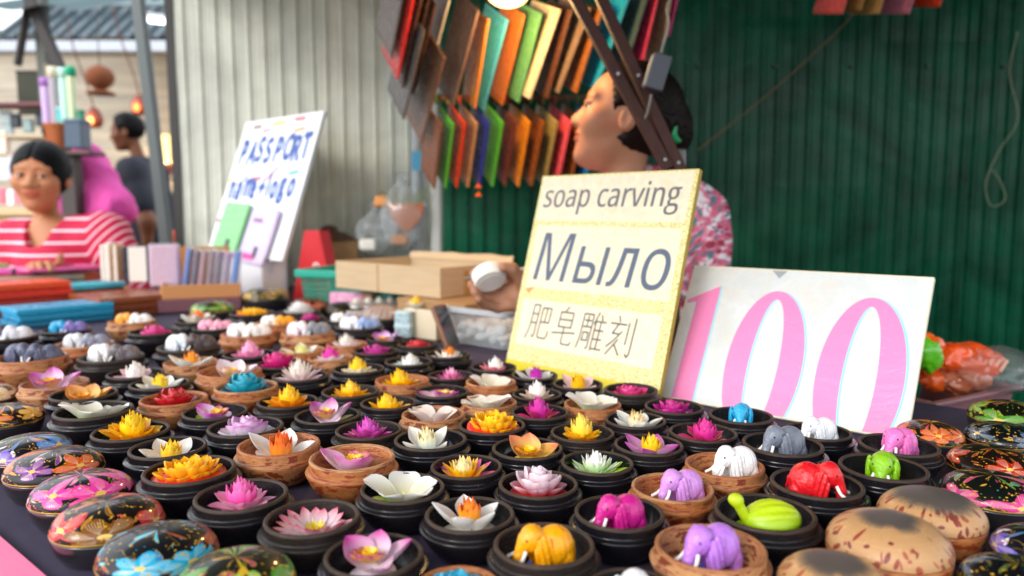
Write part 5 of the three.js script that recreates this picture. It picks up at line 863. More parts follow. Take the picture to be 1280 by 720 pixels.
{ // rails, hangers, small tassel
  const hang = (x0, x1, py, z, label) => { const a = atZ(x0, py, z), b = atZ(x1, py, z), o = thing('hanging_rail', label, 'rail', [0, 0, 0]); mesh('rail_bar', plank(a, b, 0.014, 0.01), std('#5a4a2c', 0.6), o); for (const q of [a, b]) mesh('cord', bar(V(q.x, q.y, q.z), V(q.x, 1.97, q.z), 0.0018, 6), paint('#6a5a44', 0.8), o); for (let i = 0; i < 14; i++) mesh('clip', box(0.008, 0.02, 0.014, a.x + (b.x - a.x) * (i + 0.5) / 14, a.y - 0.016, z, 0.002), paint(['#4a7a3c', '#8a6a3a', '#b03a28', '#70583a'][i % 4], 0.5), o); };
  hang(538, 745, 122, -1.8, 'thin rail with clips carrying the lower row of covers');
  hang(520, 850, -22, -1.74, 'thin rail above the frame carrying the upper row');
  hang(470, 552, -46, -1.62, 'short rail above the frame carrying the left bunch');
  hang(1015, 1170, -38, -1.86, 'rail above the frame carrying the top right covers');
  const t = atZ(598, 236, -1.78), o = thing('tassel', 'tiny orange bead tassel under the royal blue cover', 'tassel', t); mesh('thread', bar(V(0, 0.03, 0), V(0, -0.02, 0), 0.001, 5), paint('#5a2a18', 0.7), o); for (const y of [0.008, -0.012]) { mesh('bead', new THREE.ConeGeometry(0.009, 0.011, 10).translate(0, y, 0), paint('#d8501c', 0.45), o); }
  const bt = std('#5b3d2a', 0.65, { map: rep(woods[1], 1, 3), bumpMap: grainBump, bumpScale: 0.0004 });
  for (const [x0, y0, x1, y1, label] of [[708, -22, 836, 212, 'left of two slanting timber battens before the seller'], [742, -22, 852, 216, 'right of two slanting timber battens before the seller']]) { const o = thing('timber_batten', label, 'batten'); const a = atZ(x0, y0, -1.3), b = atZ(x1, y1, -1.24); mesh('batten', plank(b, a.clone().addScaledVector(a.clone().sub(b), 1.9), 0.019, 0.018), bt, o); for (const f of [0.05, 0.5]) { const q = b.clone().lerp(a, f); mesh('nail_head', new THREE.CylinderGeometry(0.003, 0.003, 0.003, 8).rotateX(Math.PI / 2).translate(q.x, q.y, q.z + 0.0115), M.metal, o); } }
  const up2 = thing('timber_upright', 'dark upright behind the sign that the battens are tied to', 'upright'); const ub = atZ(845, 205, -1.27); mesh('upright_bar', plank(V(ub.x, 0.0, -1.27), V(ub.x, ub.y + 0.02, -1.27), 0.022, 0.022), std('#40352c', 0.7), up2); mesh('tape_wrap', lathe([[0.017, -0.03], [0.019, 0], [0.018, 0.03], [0.0165, 0.035]], 14).translate(ub.x, ub.y - 0.01, -1.27), paint('#231d1b', 0.35, { clearcoat: 0.5 }), up2);
  const ap = atZ(822, 91, -1.22), ad = thing('power_adapter', 'dark grey power adapter hanging by the battens', 'adapter', ap); ad.rotation.z = -0.28; mesh('case', box(0.03, 0.058, 0.024, 0, -0.029, 0, 0.003), std('#3f444c', 0.45), ad); mesh('edge_strip', box(0.003, 0.05, 0.02, -0.0155, -0.026, 0, 0.001), std('#a89c8c', 0.5), ad);
  const w0 = atZ(826, 66, -1.22), w1 = atZ(846, -20, -1.3), w2 = atZ(814, 118, -1.22), w3 = atZ(806, 150, -1.25);
  const cb = thing('power_cable', 'thin grey cable running up from the power adapter', 'cable'); for (const g of [tube([w0, atZ(836, 30, -1.24), atZ(834, 8, -1.28), w1, V(w1.x, 1.8, -1.3), V(w1.x, 1.9, -1.35)], 0.0022), tube([w2, atZ(812, 130, -1.23), w3], 0.0022, 12)]) mesh('cable_length', g, std('#8c8a82', 0.6), cb);
  const rp = mesh('cord', [tube([atZ(872, 188, -1.95), atZ(960, 118, -1.98), atZ(1020, 64, -2.0), atZ(1062, 22, -2.02), atZ(1090, -30, -2.02)], 0.0022)], std('#6b5a3c', 0.8)); tag(rp, 'slack brown cord slanting across the green wall', 'cord');
  const lp = mesh('wire_loop', [tube([atZ(1272, 40, -2.1), atZ(1262, 90, -2.1), atZ(1272, 150, -2.1), atZ(1248, 190, -2.1), atZ(1232, 232, -2.1), atZ(1240, 258, -2.1), atZ(1256, 250, -2.1), atZ(1250, 226, -2.1), atZ(1240, 212, -2.1)], 0.0018, 60)], std('#7a8a70', 0.6)); tag(lp, 'thin looped wire hanging on the green wall at right', 'wire');
  // bulb
  const lb = atZ(635, -9, -1.5), L = thing('lamp_bulb', 'warm glowing bulb hanging at the top edge among the covers', 'lamp', lb);
  const glow = new THREE.MeshStandardMaterial({ color: 0x2a2018, emissive: col('#ffc070'), emissiveIntensity: 3 });
  mesh('bulb_glass', new THREE.SphereGeometry(0.034, 24, 16).scale(1.25, 0.8, 1.25), glow, L); mesh('lamp_cap', new THREE.CylinderGeometry(0.016, 0.022, 0.05, 20).translate(0, 0.05, 0), std('#d8d4cc', 0.4), L); mesh('flex', bar(V(0, 0.07, 0), V(0, 1.97 - lb.y, 0), 0.003, 6), paint('#e4e0d8', 0.6), L);
  const pl = new THREE.PointLight(new THREE.Color(1, 0.6, 0.25), 0.32); pl.position.set(0, -0.045, 0); pl.shadow.radius = 1.5; pl.castShadow = true; pl.name = 'lamp_bulb_light'; L.add(pl);
  // bags hanging by the pipe
  const film = phy('#eef2f4', 0.16, { transmission: 0.86, thickness: 0, ior: 1.4 });
  const sack = (px, py, z, sx, sy, sz, label, seed) => { const o = thing('plastic_bag', label, 'bag', atZ(px, py, z)); const g = new THREE.IcosahedronGeometry(1, 5), q = g.attributes.position; for (let i = 0; i < q.count; i++) { const x = q.getX(i), y = q.getY(i), zz = q.getZ(i), k = 1 + 0.2 * NZ.noise(x * 2 + seed, y * 2, zz * 2) + 0.09 * NZ.noise(x * 6, y * 6 + seed, zz * 6), tp = y > 0.3 ? 1 - (y - 0.3) * 0.7 : 1; q.setXYZ(i, x * k * sx * tp, y * k * sy, zz * k * sz * tp); } g.deleteAttribute('normal'); g.deleteAttribute('uv'); const m = mergeVertices(g); m.computeVertexNormals(); mesh('film', m, film, o); mesh('twist', new THREE.ConeGeometry(sx * 0.3, sy * 0.5, 10, 2).rotateX(Math.PI).translate(0, sy * 0.95, 0), film, o); return o; };
  sack(503, 268, -2.18, 0.062, 0.1, 0.045, 'clear plastic bag hanging by the pipe around the pouch', 2);
  sack(470, 288, -2.25, 0.06, 0.07, 0.05, 'small clear bag left of the pouch, above the open carton', 6);
  const po = thing('pouch', 'rust brown heart shaped pouch with green top in a clear bag', 'pouch', atZ(509, 268, -2.18)); const hs = new THREE.Shape(); hs.moveTo(0, -0.05); hs.bezierCurveTo(-0.03, -0.03, -0.052, 0.0, -0.045, 0.028); hs.lineTo(0.045, 0.028); hs.bezierCurveTo(0.052, 0, 0.03, -0.03, 0, -0.05); mesh('pouch_body', new THREE.ExtrudeGeometry(hs, { depth: 0.012, bevelEnabled: true, bevelSize: 0.004, bevelThickness: 0.006, bevelSegments: 2 }), std('#b0643c', 0.5), po); for (let i = 0; i < 9; i++) mesh('green_blade', bar(V((i - 4) * 0.01, 0.03, 0.006), V((i - 4) * 0.017 + rr(-0.01, 0.01), 0.062 + rr(0, 0.02), 0.006), 0.003, 5, 0.001), paint('#6f8a34', 0.6), po);
  for (const [x, y, c, n] of [[478, 252, '#d08a48', 'orange'], [500, 300, '#c07a3c', 'brown'], [460, 306, '#d8d4cc', 'white']]) { const o = thing('trinket', 'small ' + n + ' wrapped trinket by the bags under the pipe', 'trinket', atZ(x, y, -2.2)); const g = new RoundedBoxGeometry(0.05, 0.035, 0.03, 3, 0.01), q = g.attributes.position; for (let i = 0; i < q.count; i++) { const k = 1 + 0.2 * NZ.noise(q.getX(i) * 50, q.getY(i) * 50, x); q.setXYZ(i, q.getX(i) * k, q.getY(i) * k, q.getZ(i) * k); } g.computeVertexNormals(); mesh('wrapper', g, paint(c, 0.5), o); mesh('tie', new THREE.TorusGeometry(0.008, 0.002, 5, 12).translate(0, 0.02, 0), paint('#6a5a4a', 0.6), o); }
  const bc = thing('hanging_card', 'narrow blue card hanging beside the pipe', 'card', atZ(521, 200, -2.2)); mesh('card', box(0.03, 0.055, 0.002, 0, -0.03, 0, 0.0008), paint('#3a90b8', 0.5), bc); mesh('hook', new THREE.TorusGeometry(0.006, 0.001, 5, 12).translate(0, 0.03, 0), M.metal, bc);
}
// ---------------------------------------------------------------- the neighbouring stall, far left
{
  const ct = thing('display_counter', 'cream counter with pink and white bags behind the striped woman', 'counter', atZ(-30, 268, -3.3).setY(0), 0); const cy = atZ(0, 258, -3.3).y;
  mesh('worktop', box(0.9, 0.03, 0.35, 0, cy - 0.04, 0, 0.004), std('#d8b888', 0.6), ct); mesh('front', box(0.88, 0.06, 0.03, 0, cy - 0.1, 0.14, 0.003), std('#c8a878', 0.6), ct); mesh('cabinet', box(0.86, cy - 0.11, 0.28, 0, 0, 0, 0.004), std('#8c8078', 0.7), ct); mesh('price_tag', box(0.05, 0.028, 0.002, 0.3, cy - 0.085, 0.156, 0.001), paint('#c4d4e4', 0.5), ct);
  SEED = 301; const goods = (px, py, w, h, c, label, z = -3.25) => { const p = atZ(px, py, z), o = thing('goods_pack', label, 'packet', V(p.x, p.y - h / 2, p.z), rr(-0.3, 0.3)); mesh('pack', box(w, h, w * 0.5, 0, 0, 0, Math.min(w, h) * 0.18), paint(c, 0.45), o); mesh('flap', box(w * 0.9, h * 0.14, w * 0.3, 0, h - 0.001, 0, h * 0.04), paint(c, 0.6), o); };
  [[4, 246, '#e86a80', 'coral'], [14, 248, '#f4f0f0', 'white'], [24, 247, '#e88a98', 'rose'], [34, 249, '#f0d8dc', 'blush']].forEach(([x, y, c, n]) => goods(x, y, 0.034, 0.06, c, n + ' little bag on the cream counter'));
  [[6, 214, '#d8dce8', 'pale grey'], [22, 210, '#ece8ee', 'off white'], [4, 180, '#e8dcc8', 'cream']].forEach(([x, y, c, n]) => goods(x, y, 0.06, 0.09, c, n + ' wrapped pack stacked behind the woman\'s hair', -3.35));
  [[8, 148, '#b8c8c8', 'mint grey'], [20, 152, '#26303c', 'navy'], [36, 158, '#8aa0a0', 'grey green'], [52, 150, '#2c3440', 'slate'], [10, 165, '#a8b8bc', 'silvery']].forEach(([x, y, c, n]) => goods(x, y, 0.05, 0.055, c, n + ' pack on the shelf above the woman', -3.4));
  const sh = atZ(18, 168, -3.4), sf = thing('wall_shelf', 'narrow shelf of small packs above the striped woman', 'shelf', V(sh.x, sh.y, sh.z)); mesh('shelf_board', box(0.42, 0.014, 0.14, 0, -0.02, 0, 0.002), std('#c8b89c', 0.7), sf); mesh('shelf_board', box(0.42, 0.014, 0.14, 0, 0.12, 0, 0.002), std('#7a4a50', 0.7), sf); for (const x of [-0.2, 0.2]) mesh('shelf_side', box(0.012, 1.2, 0.14, x, -0.9, 0, 0.002), std('#8a7c6c', 0.7), sf);
  const bd = atZ(38, 117, -3.6), db = thing('dark_panel', 'dark panel hanging below the timber struts', 'panel', bd); mesh('panel_board', box(0.12, 0.2, 0.01, 0, -0.1, 0, 0.003), std('#3f4034', 0.8), db); mesh('panel_frame', box(0.126, 0.012, 0.014, 0, 0.095, 0, 0.003), std('#2e2c28', 0.8), db);
  // copper pot with tumblers on a post shelf
  const pp = atZ(75, 188, -3.0), cp = thing('copper_pot', 'copper brown square pot behind the striped woman', 'pot', pp); mesh('pot_body', new THREE.CylinderGeometry(0.052, 0.042, 0.1, 4, 1).rotateY(Math.PI / 4).translate(0, 0.045, 0), paint('#a0521e', 0.5), cp); mesh('pot_rim', new THREE.CylinderGeometry(0.056, 0.054, 0.012, 4, 1).rotateY(Math.PI / 4).translate(0, 0.098, 0), paint('#b4642c', 0.5), cp);
  const ps = thing('tall_stand', 'tall stand carrying the copper pot and blue grey box', 'stand', V(pp.x + 0.04, 0, pp.z)); mesh('stand_top', box(0.22, 0.015, 0.12, 0, pp.y - 0.02, 0, 0.002), std('#5a4a40', 0.7), ps); mesh('stand_column', box(0.06, pp.y - 0.021, 0.06, 0, 0, 0, 0.003), std('#4c4440', 0.7), ps);
  const bx = atZ(98, 186, -3.0), bb = thing('storage_box', 'blue grey box beside the copper pot', 'box', bx); mesh('box_body', box(0.07, 0.1, 0.07, 0, 0, 0, 0.005), paint('#46586a', 0.5), bb); mesh('box_lid', box(0.074, 0.015, 0.074, 0, 0.1, 0, 0.004), paint('#50667a', 0.5), bb);
  const tum = (px, y0, y1, r, c, lid, label) => { const a = atZ(px, y0, -3.0), h = (y0 - y1) * 3.0 / FOC, o = thing('tumbler', label, 'tumbler', a); mesh('cup', lathe([[0, 0], [r * 0.82, 0], [r * 0.86, 0.004], [r, h * 0.8], [r * 0.98, h * 0.82], [0, h * 0.82]], 18), phy(c, 0.25, { clearcoat: 0.5 }), o); mesh('cap', lathe([[0, h * 0.82], [r * 1.06, h * 0.82], [r * 1.06, h * 0.97], [r * 0.95, h], [0, h]], 18), paint(lid, 0.4), o); };
  tum(83, 155, 88, 0.019, '#bfe8d8', '#bfe8d8', 'tall pale mint tumbler above the copper pot'); tum(92, 152, 86, 0.018, '#d0dcae', '#12a878', 'tall tumbler with emerald green cap'); tum(60, 155, 100, 0.02, '#c8a8d8', '#b078c8', 'lavender tumbler leftmost above the pot'); tum(70, 155, 87, 0.019, '#b0a4ac', '#e8dcc0', 'grey tumbler with cream cap above the pot'); tum(75, 155, 135, 0.014, '#58d0d0', '#c0f0f0', 'short aqua tumbler in front of the tall ones'); tum(102, 152, 138, 0.014, '#1f8a68', '#1f8a68', 'short green tumbler on the blue grey box');
  // hanging lamps
  const shade = (px, py, z, label, lit) => { const p = atZ(px, py, z), o = thing('pendant_lamp', label, 'lamp', p); mesh('shade', lathe([[0.012, 0.075], [0.03, 0.06], [0.048, 0.02], [0.052, -0.01], [0.044, -0.04], [0.034, -0.052], [0.031, -0.05], [0.041, -0.038], [0.049, -0.01], [0.045, 0.018], [0.028, 0.056], [0.012, 0.072]], 24), std('#6e2a18', 0.5, { side: THREE.DoubleSide }), o); mesh('bulb', new THREE.SphereGeometry(0.024, 14, 10).scale(1, 1.2, 0.8).translate(0, -0.01, 0.036), new THREE.MeshStandardMaterial({ color: 0x201008, emissive: col(lit), emissiveIntensity: 2.2 }), o); const l = new THREE.PointLight(new THREE.Color(1, 0.6, 0.28), 0.06); l.position.set(0, -0.01, 0.075); l.name = 'pendant_light'; o.add(l); mesh('flex', tube([V(0, 0.07, 0), V(-0.03, 0.2, 0), V(-0.1, 0.42, 0.0), V(-0.14, 0.62, 0)], 0.005, 16, 5), paint('#5a3428', 0.7), o); };
  shade(118, 149, -4.8, 'small brown pendant lamp left of the man\'s head', '#ffb45c'); shade(175, 133, -4.8, 'small brown pendant lamp right above the man\'s head', '#f08038');
  const ra = atZ(125, 97, -4.4), ro = thing('rattan_lamp', 'round rattan lamp with brim hanging under the market roof', 'lamp', ra); const rm = std('#8a4a22', 0.7, { bumpMap: rep(weave, 4, 4), bumpScale: 0.003 }); mesh('globe', new THREE.SphereGeometry(0.078, 28, 18).scale(1, 0.86, 1), rm, ro); mesh('brim', lathe([[0.03, -0.08], [0.055, -0.075], [0.08, -0.09], [0.078, -0.096], [0.05, -0.083], [0.03, -0.087]], 24), rm, ro); mesh('flex', bar(V(0, 0.06, 0), V(0, 0.9, 0), 0.003, 6), paint('#4a3a30', 0.7), ro); for (let i = 0; i < 7; i++) mesh('hoop', new THREE.TorusGeometry(0.079 * Math.cos((i - 3) * 0.38), 0.0022, 5, 28).rotateX(Math.PI / 2).translate(0, 0.068 * Math.sin((i - 3) * 0.38), 0), rm, ro);
  const tp = atZ(206, 27, -4.6), tl = thing('tube_light', 'lit white tube light under the market roof', 'lamp', tp); tl.rotation.z = -0.12; mesh('tube', bar(V(-0.11, 0, 0), V(0.12, 0, 0), 0.016, 12), new THREE.MeshStandardMaterial({ color: 0x222222, emissive: col('#f2faff'), emissiveIntensity: 3 }), tl); mesh('fitting', box(0.26, 0.02, 0.04, 0, 0.018, 0, 0.003), std('#c8ccd0', 0.5), tl); for (const x of [-0.125, 0.13]) mesh('end_cap', box(0.012, 0.035, 0.036, x, -0.016, 0, 0.003), std('#b8bcc0', 0.5), tl); mesh('hanger', bar(V(0, 0.038, 0), V(0, 0.5, 0), 0.004, 6), M.metal, tl); const tL = new THREE.RectAreaLight(new THREE.Color(0.95, 0.98, 1), 3, 0.22, 0.03); tL.position.set(0, -0.02, 0); tL.lookAt(V(0, -1, 0)); tL.rotation.set(-Math.PI / 2, 0, 0); tl.add(tL);
  // far counter with fruit and warm light
  const fc = atZ(228, 262, -5.4), fo = thing('far_counter', 'white counter far behind the man\'s shoulder', 'counter', V(fc.x, 0, fc.z)); mesh('worktop', box(0.5, 0.12, 0.3, 0, fc.y - 0.1, 0, 0.005), std('#d4d8de', 0.6), fo); mesh('cabinet', box(0.46, fc.y - 0.101, 0.26, 0, 0, 0, 0.004), std('#6a6460', 0.7), fo);
  const ws = atZ(210, 186, -6.3), wl = thing('wall_lamp', 'warm glowing wall lamp right of the post', 'lamp', ws); mesh('shade', new THREE.CylinderGeometry(0.075, 0.1, 0.22, 20, 1, true), new THREE.MeshStandardMaterial({ color: col('#f0d8a0'), emissive: col('#ffce7a'), emissiveIntensity: 1.1, side: THREE.DoubleSide }), wl); mesh('bracket', box(0.03, 0.03, 0.2, 0, -0.02, -0.12, 0.004), M.metal, wl); const pL = new THREE.PointLight(new THREE.Color(1, 0.75, 0.4), 0.5); pL.position.set(0, -0.18, 0.05); pL.name = 'wall_lamp_light'; wl.add(pL);
  const yc = atZ(230, 186, -5.6), yo = thing('yellow_box', 'yellow box beside the warm wall lamp', 'box', yc); mesh('box_body', box(0.14, 0.16, 0.1, 0, -0.08, 0, 0.03), paint('#e09a18', 0.5), yo); mesh('box_lid', box(0.13, 0.02, 0.09, 0, 0.08, 0, 0.01), paint('#c88410', 0.5), yo);
  const shf = thing('far_shelf', 'thin shelf under the yellow box and fruit', 'shelf', V(yc.x - 0.05, atZ(225, 221, -5.6).y, -5.6)); mesh('shelf_board', box(0.5, 0.02, 0.2, 0, -0.02, 0, 0.003), std('#a8a098', 0.7), shf); mesh('shelf_post', box(0.03, 1.35, 0.03, 0.22, -1.36, 0, 0.003), std('#4a4644', 0.7), shf);
  const fp = (px, c, n) => { const p = atZ(px, 212, -5.6), o = thing('fruit', n, 'fruit', p); mesh('flesh', new THREE.SphereGeometry(0.045, 14, 10).scale(1, 0.9, 1), paint(c, 0.45), o); mesh('stalk', bar(V(0, 0.035, 0), V(0.01, 0.06, 0), 0.005, 5), paint('#4a5a20', 0.7), o); }; fp(211, '#e04a14', 'orange red fruit on the thin far shelf');
  const pt = thing('pot_plant', 'small green leafy plant on the thin far shelf', 'plant', atZ(229, 219, -5.6)); SEED = 88; const lv = []; for (let i = 0; i < 40; i++) { const g = petal({ L: 0.09, W: 0.035, a0: 0.9, a1: 0.2, cup: 0.3, sharp: 0.8, th: 0.004, c0: '#2f5a1c', c1: '#4c7a28', lo: 1 }).clone(); g.rotateY(rnd() * 6.28); g.translate(rr(-0.03, 0.03), rr(0, 0.05), rr(-0.03, 0.03)); lv.push(g); } const fol = mesh('foliage', lv, vstd(0.6), pt); fol.userData.kind = 'stuff'; mesh('pot', lathe([[0, -0.03], [0.035, -0.03], [0.045, 0.01], [0, 0.012]], 16), paint('#8a5a3c', 0.7), pt);
}
// ---------------------------------------------------------------- people
const headF = (p) => {
  const q = [Math.abs(p[0]), p[1], p[2]];
  let d = ell(q, [0, 0.13, -0.08], [0.335, 0.37, 0.41]);
  d = smin(d, ell(q, [0, -0.2, 0.07], [0.25, 0.29, 0.27]), 0.14);
  d = smin(d, ell(q, [0.17, -0.08, 0.2], [0.13, 0.13, 0.13]), 0.1);               // cheeks
  d = smin(d, ell(q, [0, -0.4, 0.22], [0.1, 0.08, 0.1]), 0.1);                     // chin
  d = smin(d, ell(q, [0.1, 0.12, 0.27], [0.13, 0.05, 0.06]), 0.08);                // brow
  d = smax(d, -ell(q, [0.14, 0.03, 0.385], [0.085, 0.06, 0.08]), 0.07);            // sockets
  d = smin(d, ell(q, [0.14, 0.056, 0.298], [0.08, 0.028, 0.055]), 0.02);           // upper lids
  d = smin(d, ell(q, [0.14, -0.01, 0.292], [0.075, 0.02, 0.05]), 0.02);
  let n = cap(q, [0, 0.04, 0.295], [0, -0.1, 0.378], 0.04, 0.056); n = smin(n, ell(q, [0.055, -0.115, 0.348], [0.042, 0.036, 0.045]), 0.04); d = smin(d, n, 0.06);
  d = smin(d, ell(q, [0, -0.215, 0.325], [0.105, 0.026, 0.04]), 0.03); d = smin(d, ell(q, [0, -0.262, 0.318], [0.09, 0.03, 0.042]), 0.03); d = smax(d, -ell(q, [0, -0.238, 0.375], [0.1, 0.006, 0.05]), 0.015);
  let e = ell(q, [0.345, -0.02, -0.06], [0.045, 0.11, 0.075]); e = smax(e, -ell(q, [0.4, -0.01, -0.035], [0.04, 0.07, 0.045]), 0.03); d = smin(d, e, 0.03);
  d = smin(d, cap(q, [0, -0.26, -0.16], [0, -0.8, -0.24], 0.155, 0.185), 0.1);
  return d;
};
const skinTint = (p) => { const lip = ell([p[0], p[1], p[2]], [0, -0.24, 0.34], [0.11, 0.058, 0.08]); return lip < 0 ? new THREE.Color(0.92, 0.5, 0.52) : new THREE.Color(1 + 0.1 * NZ.noise(p[0] * 5, p[1] * 5, p[2] * 5) + 0.05 * NZ.noise(p[0] * 30, p[1] * 30, p[2] * 30), 0.97 + 0.13 * NZ.noise(p[0] * 6 + 3, p[1] * 6, p[2] * 6) + 0.06 * NZ.noise(p[0] * 30, p[1] * 30, p[2] * 30), 0.96 + 0.13 * NZ.noise(p[0] * 6 + 3, p[1] * 6, p[2] * 6)); };
const headGeo = sdf(headF, [0, -0.15, 0], 0.72, 92, skinTint);
const faceCut = (p, rx, ry, rz) => ell([p[0], p[1], p[2]], [0, -0.14, 0.44], [rx, ry, rz]);
const hairMake = (rx, ry, rz, ear) => sdf((p) => { const q = [Math.abs(p[0]), p[1], p[2]]; let d = ell(q, [0, 0.12, -0.09], [0.385, 0.425, 0.45]); if (ear) d = smax(smax(d, (p[2] - 0.075 - 0.3 * p[1]) * 0.96, 0.025), -(p[1] + 0.36), 0.05); else { const cy = (Math.hypot(q[0] / 0.268, (p[1] + 0.13) / 0.375) - 1) * 0.27; d = smax(d, -Math.max(cy, 0.04 - p[2]), 0.03); } if (ear) d = smax(d, -ell(q, [0.38, -0.07, 0.0], [0.13, 0.17, 0.13]), 0.04); d = smin(d, ell(p, [0, 0.05, -0.48], [0.16, 0.19, 0.16]), 0.08); d = smin(d, cap(p, [0, -0.02, -0.54], [0, -0.28, -0.56], 0.1, 0.06), 0.08); const ang = Math.atan2(p[1] - 0.1, q[0] + 0.25 * p[2]); return d + 0.0035 * Math.sin(ang * 40 + 2 * NZ.noise(p[0] * 4, p[1] * 4, p[2] * 4)) + 0.004 * NZ.noise(p[0] * 8, p[1] * 8, p[2] * 4) + 0.02 * Math.exp(-q[0] * q[0] * 1800) * (p[2] > -0.2 ? 1 : 0); }, [0, 0.0, -0.15], 0.68, 72);
const hairBun = hairMake(0.42, 0.54, 0.42, 1), hairParted = hairMake(0.305, 0.36, 0.4, 0);
const hairCap = sdf((p) => { const q = [Math.abs(p[0]), p[1], p[2]]; let d = ell(q, [0, 0.15, -0.08], [0.385, 0.42, 0.45]); d = smax(d, (p[2] - 0.12 - 0.3 * p[1]) * 0.96, 0.03); d = smax(d, -(p[1] + 0.2), 0.04); d = smax(d, -ell(q, [0.36, -0.1, 0.0], [0.12, 0.2, 0.12]), 0.05); return d + 0.014 * NZ.noise(p[0] * 16, p[1] * 16, p[2] * 16); }, [0, 0.05, -0.08], 0.62, 56);
function capsules(list, k) { return (p) => { let d = 9; for (const b of list) d = d > 8 ? b(p) : smin(d, b(p), k); return d; }; }
const cc = (a, b, ra, rb) => (p) => cap(p, [a.x, a.y, a.z], [b.x, b.y, b.z], ra, rb);
const el = (c, r) => (p) => ell(p, [c.x, c.y, c.z], r);
function headParts(o, pos, yaw, pitch, HH, skin, hairGeo, hairC, roll = 0) {
  const q = new THREE.Quaternion().setFromEuler(new THREE.Euler(pitch, yaw, roll, 'YXZ')), m = new THREE.Matrix4().compose(pos, q, V(HH, HH, HH));
  const place = (g) => g.clone().applyMatrix4(m);
  mesh('hair', place(hairGeo), phy(hairC, 0.5, { specularIntensity: 0.25 }), o);
  for (const s of [1, -1]) { const w = new THREE.SphereGeometry(0.062, 14, 10).translate(0.14 * s, 0.022, 0.268); mesh('eye', place(w), paint('#e8e0d8', 0.25), o); const ir = new THREE.SphereGeometry(0.034, 12, 8).scale(1, 1, 0.5).translate(0.14 * s + 0.012, 0.022, 0.32); mesh('iris', place(ir), paint('#1c120d', 0.15), o); mesh('eyebrow', place(tube([V(0.06 * s, 0.115, 0.335), V(0.14 * s, 0.14, 0.315), V(0.23 * s, 0.11, 0.25)], 0.013, 10, 5)), std('#1c1512', 0.8), o); }
  return place(headGeo);
}
const skinM = (c) => vstd(0.55, { color: col(c), specularIntensity: 0.7 });
const whiteC = () => new THREE.Color(1, 1, 1);
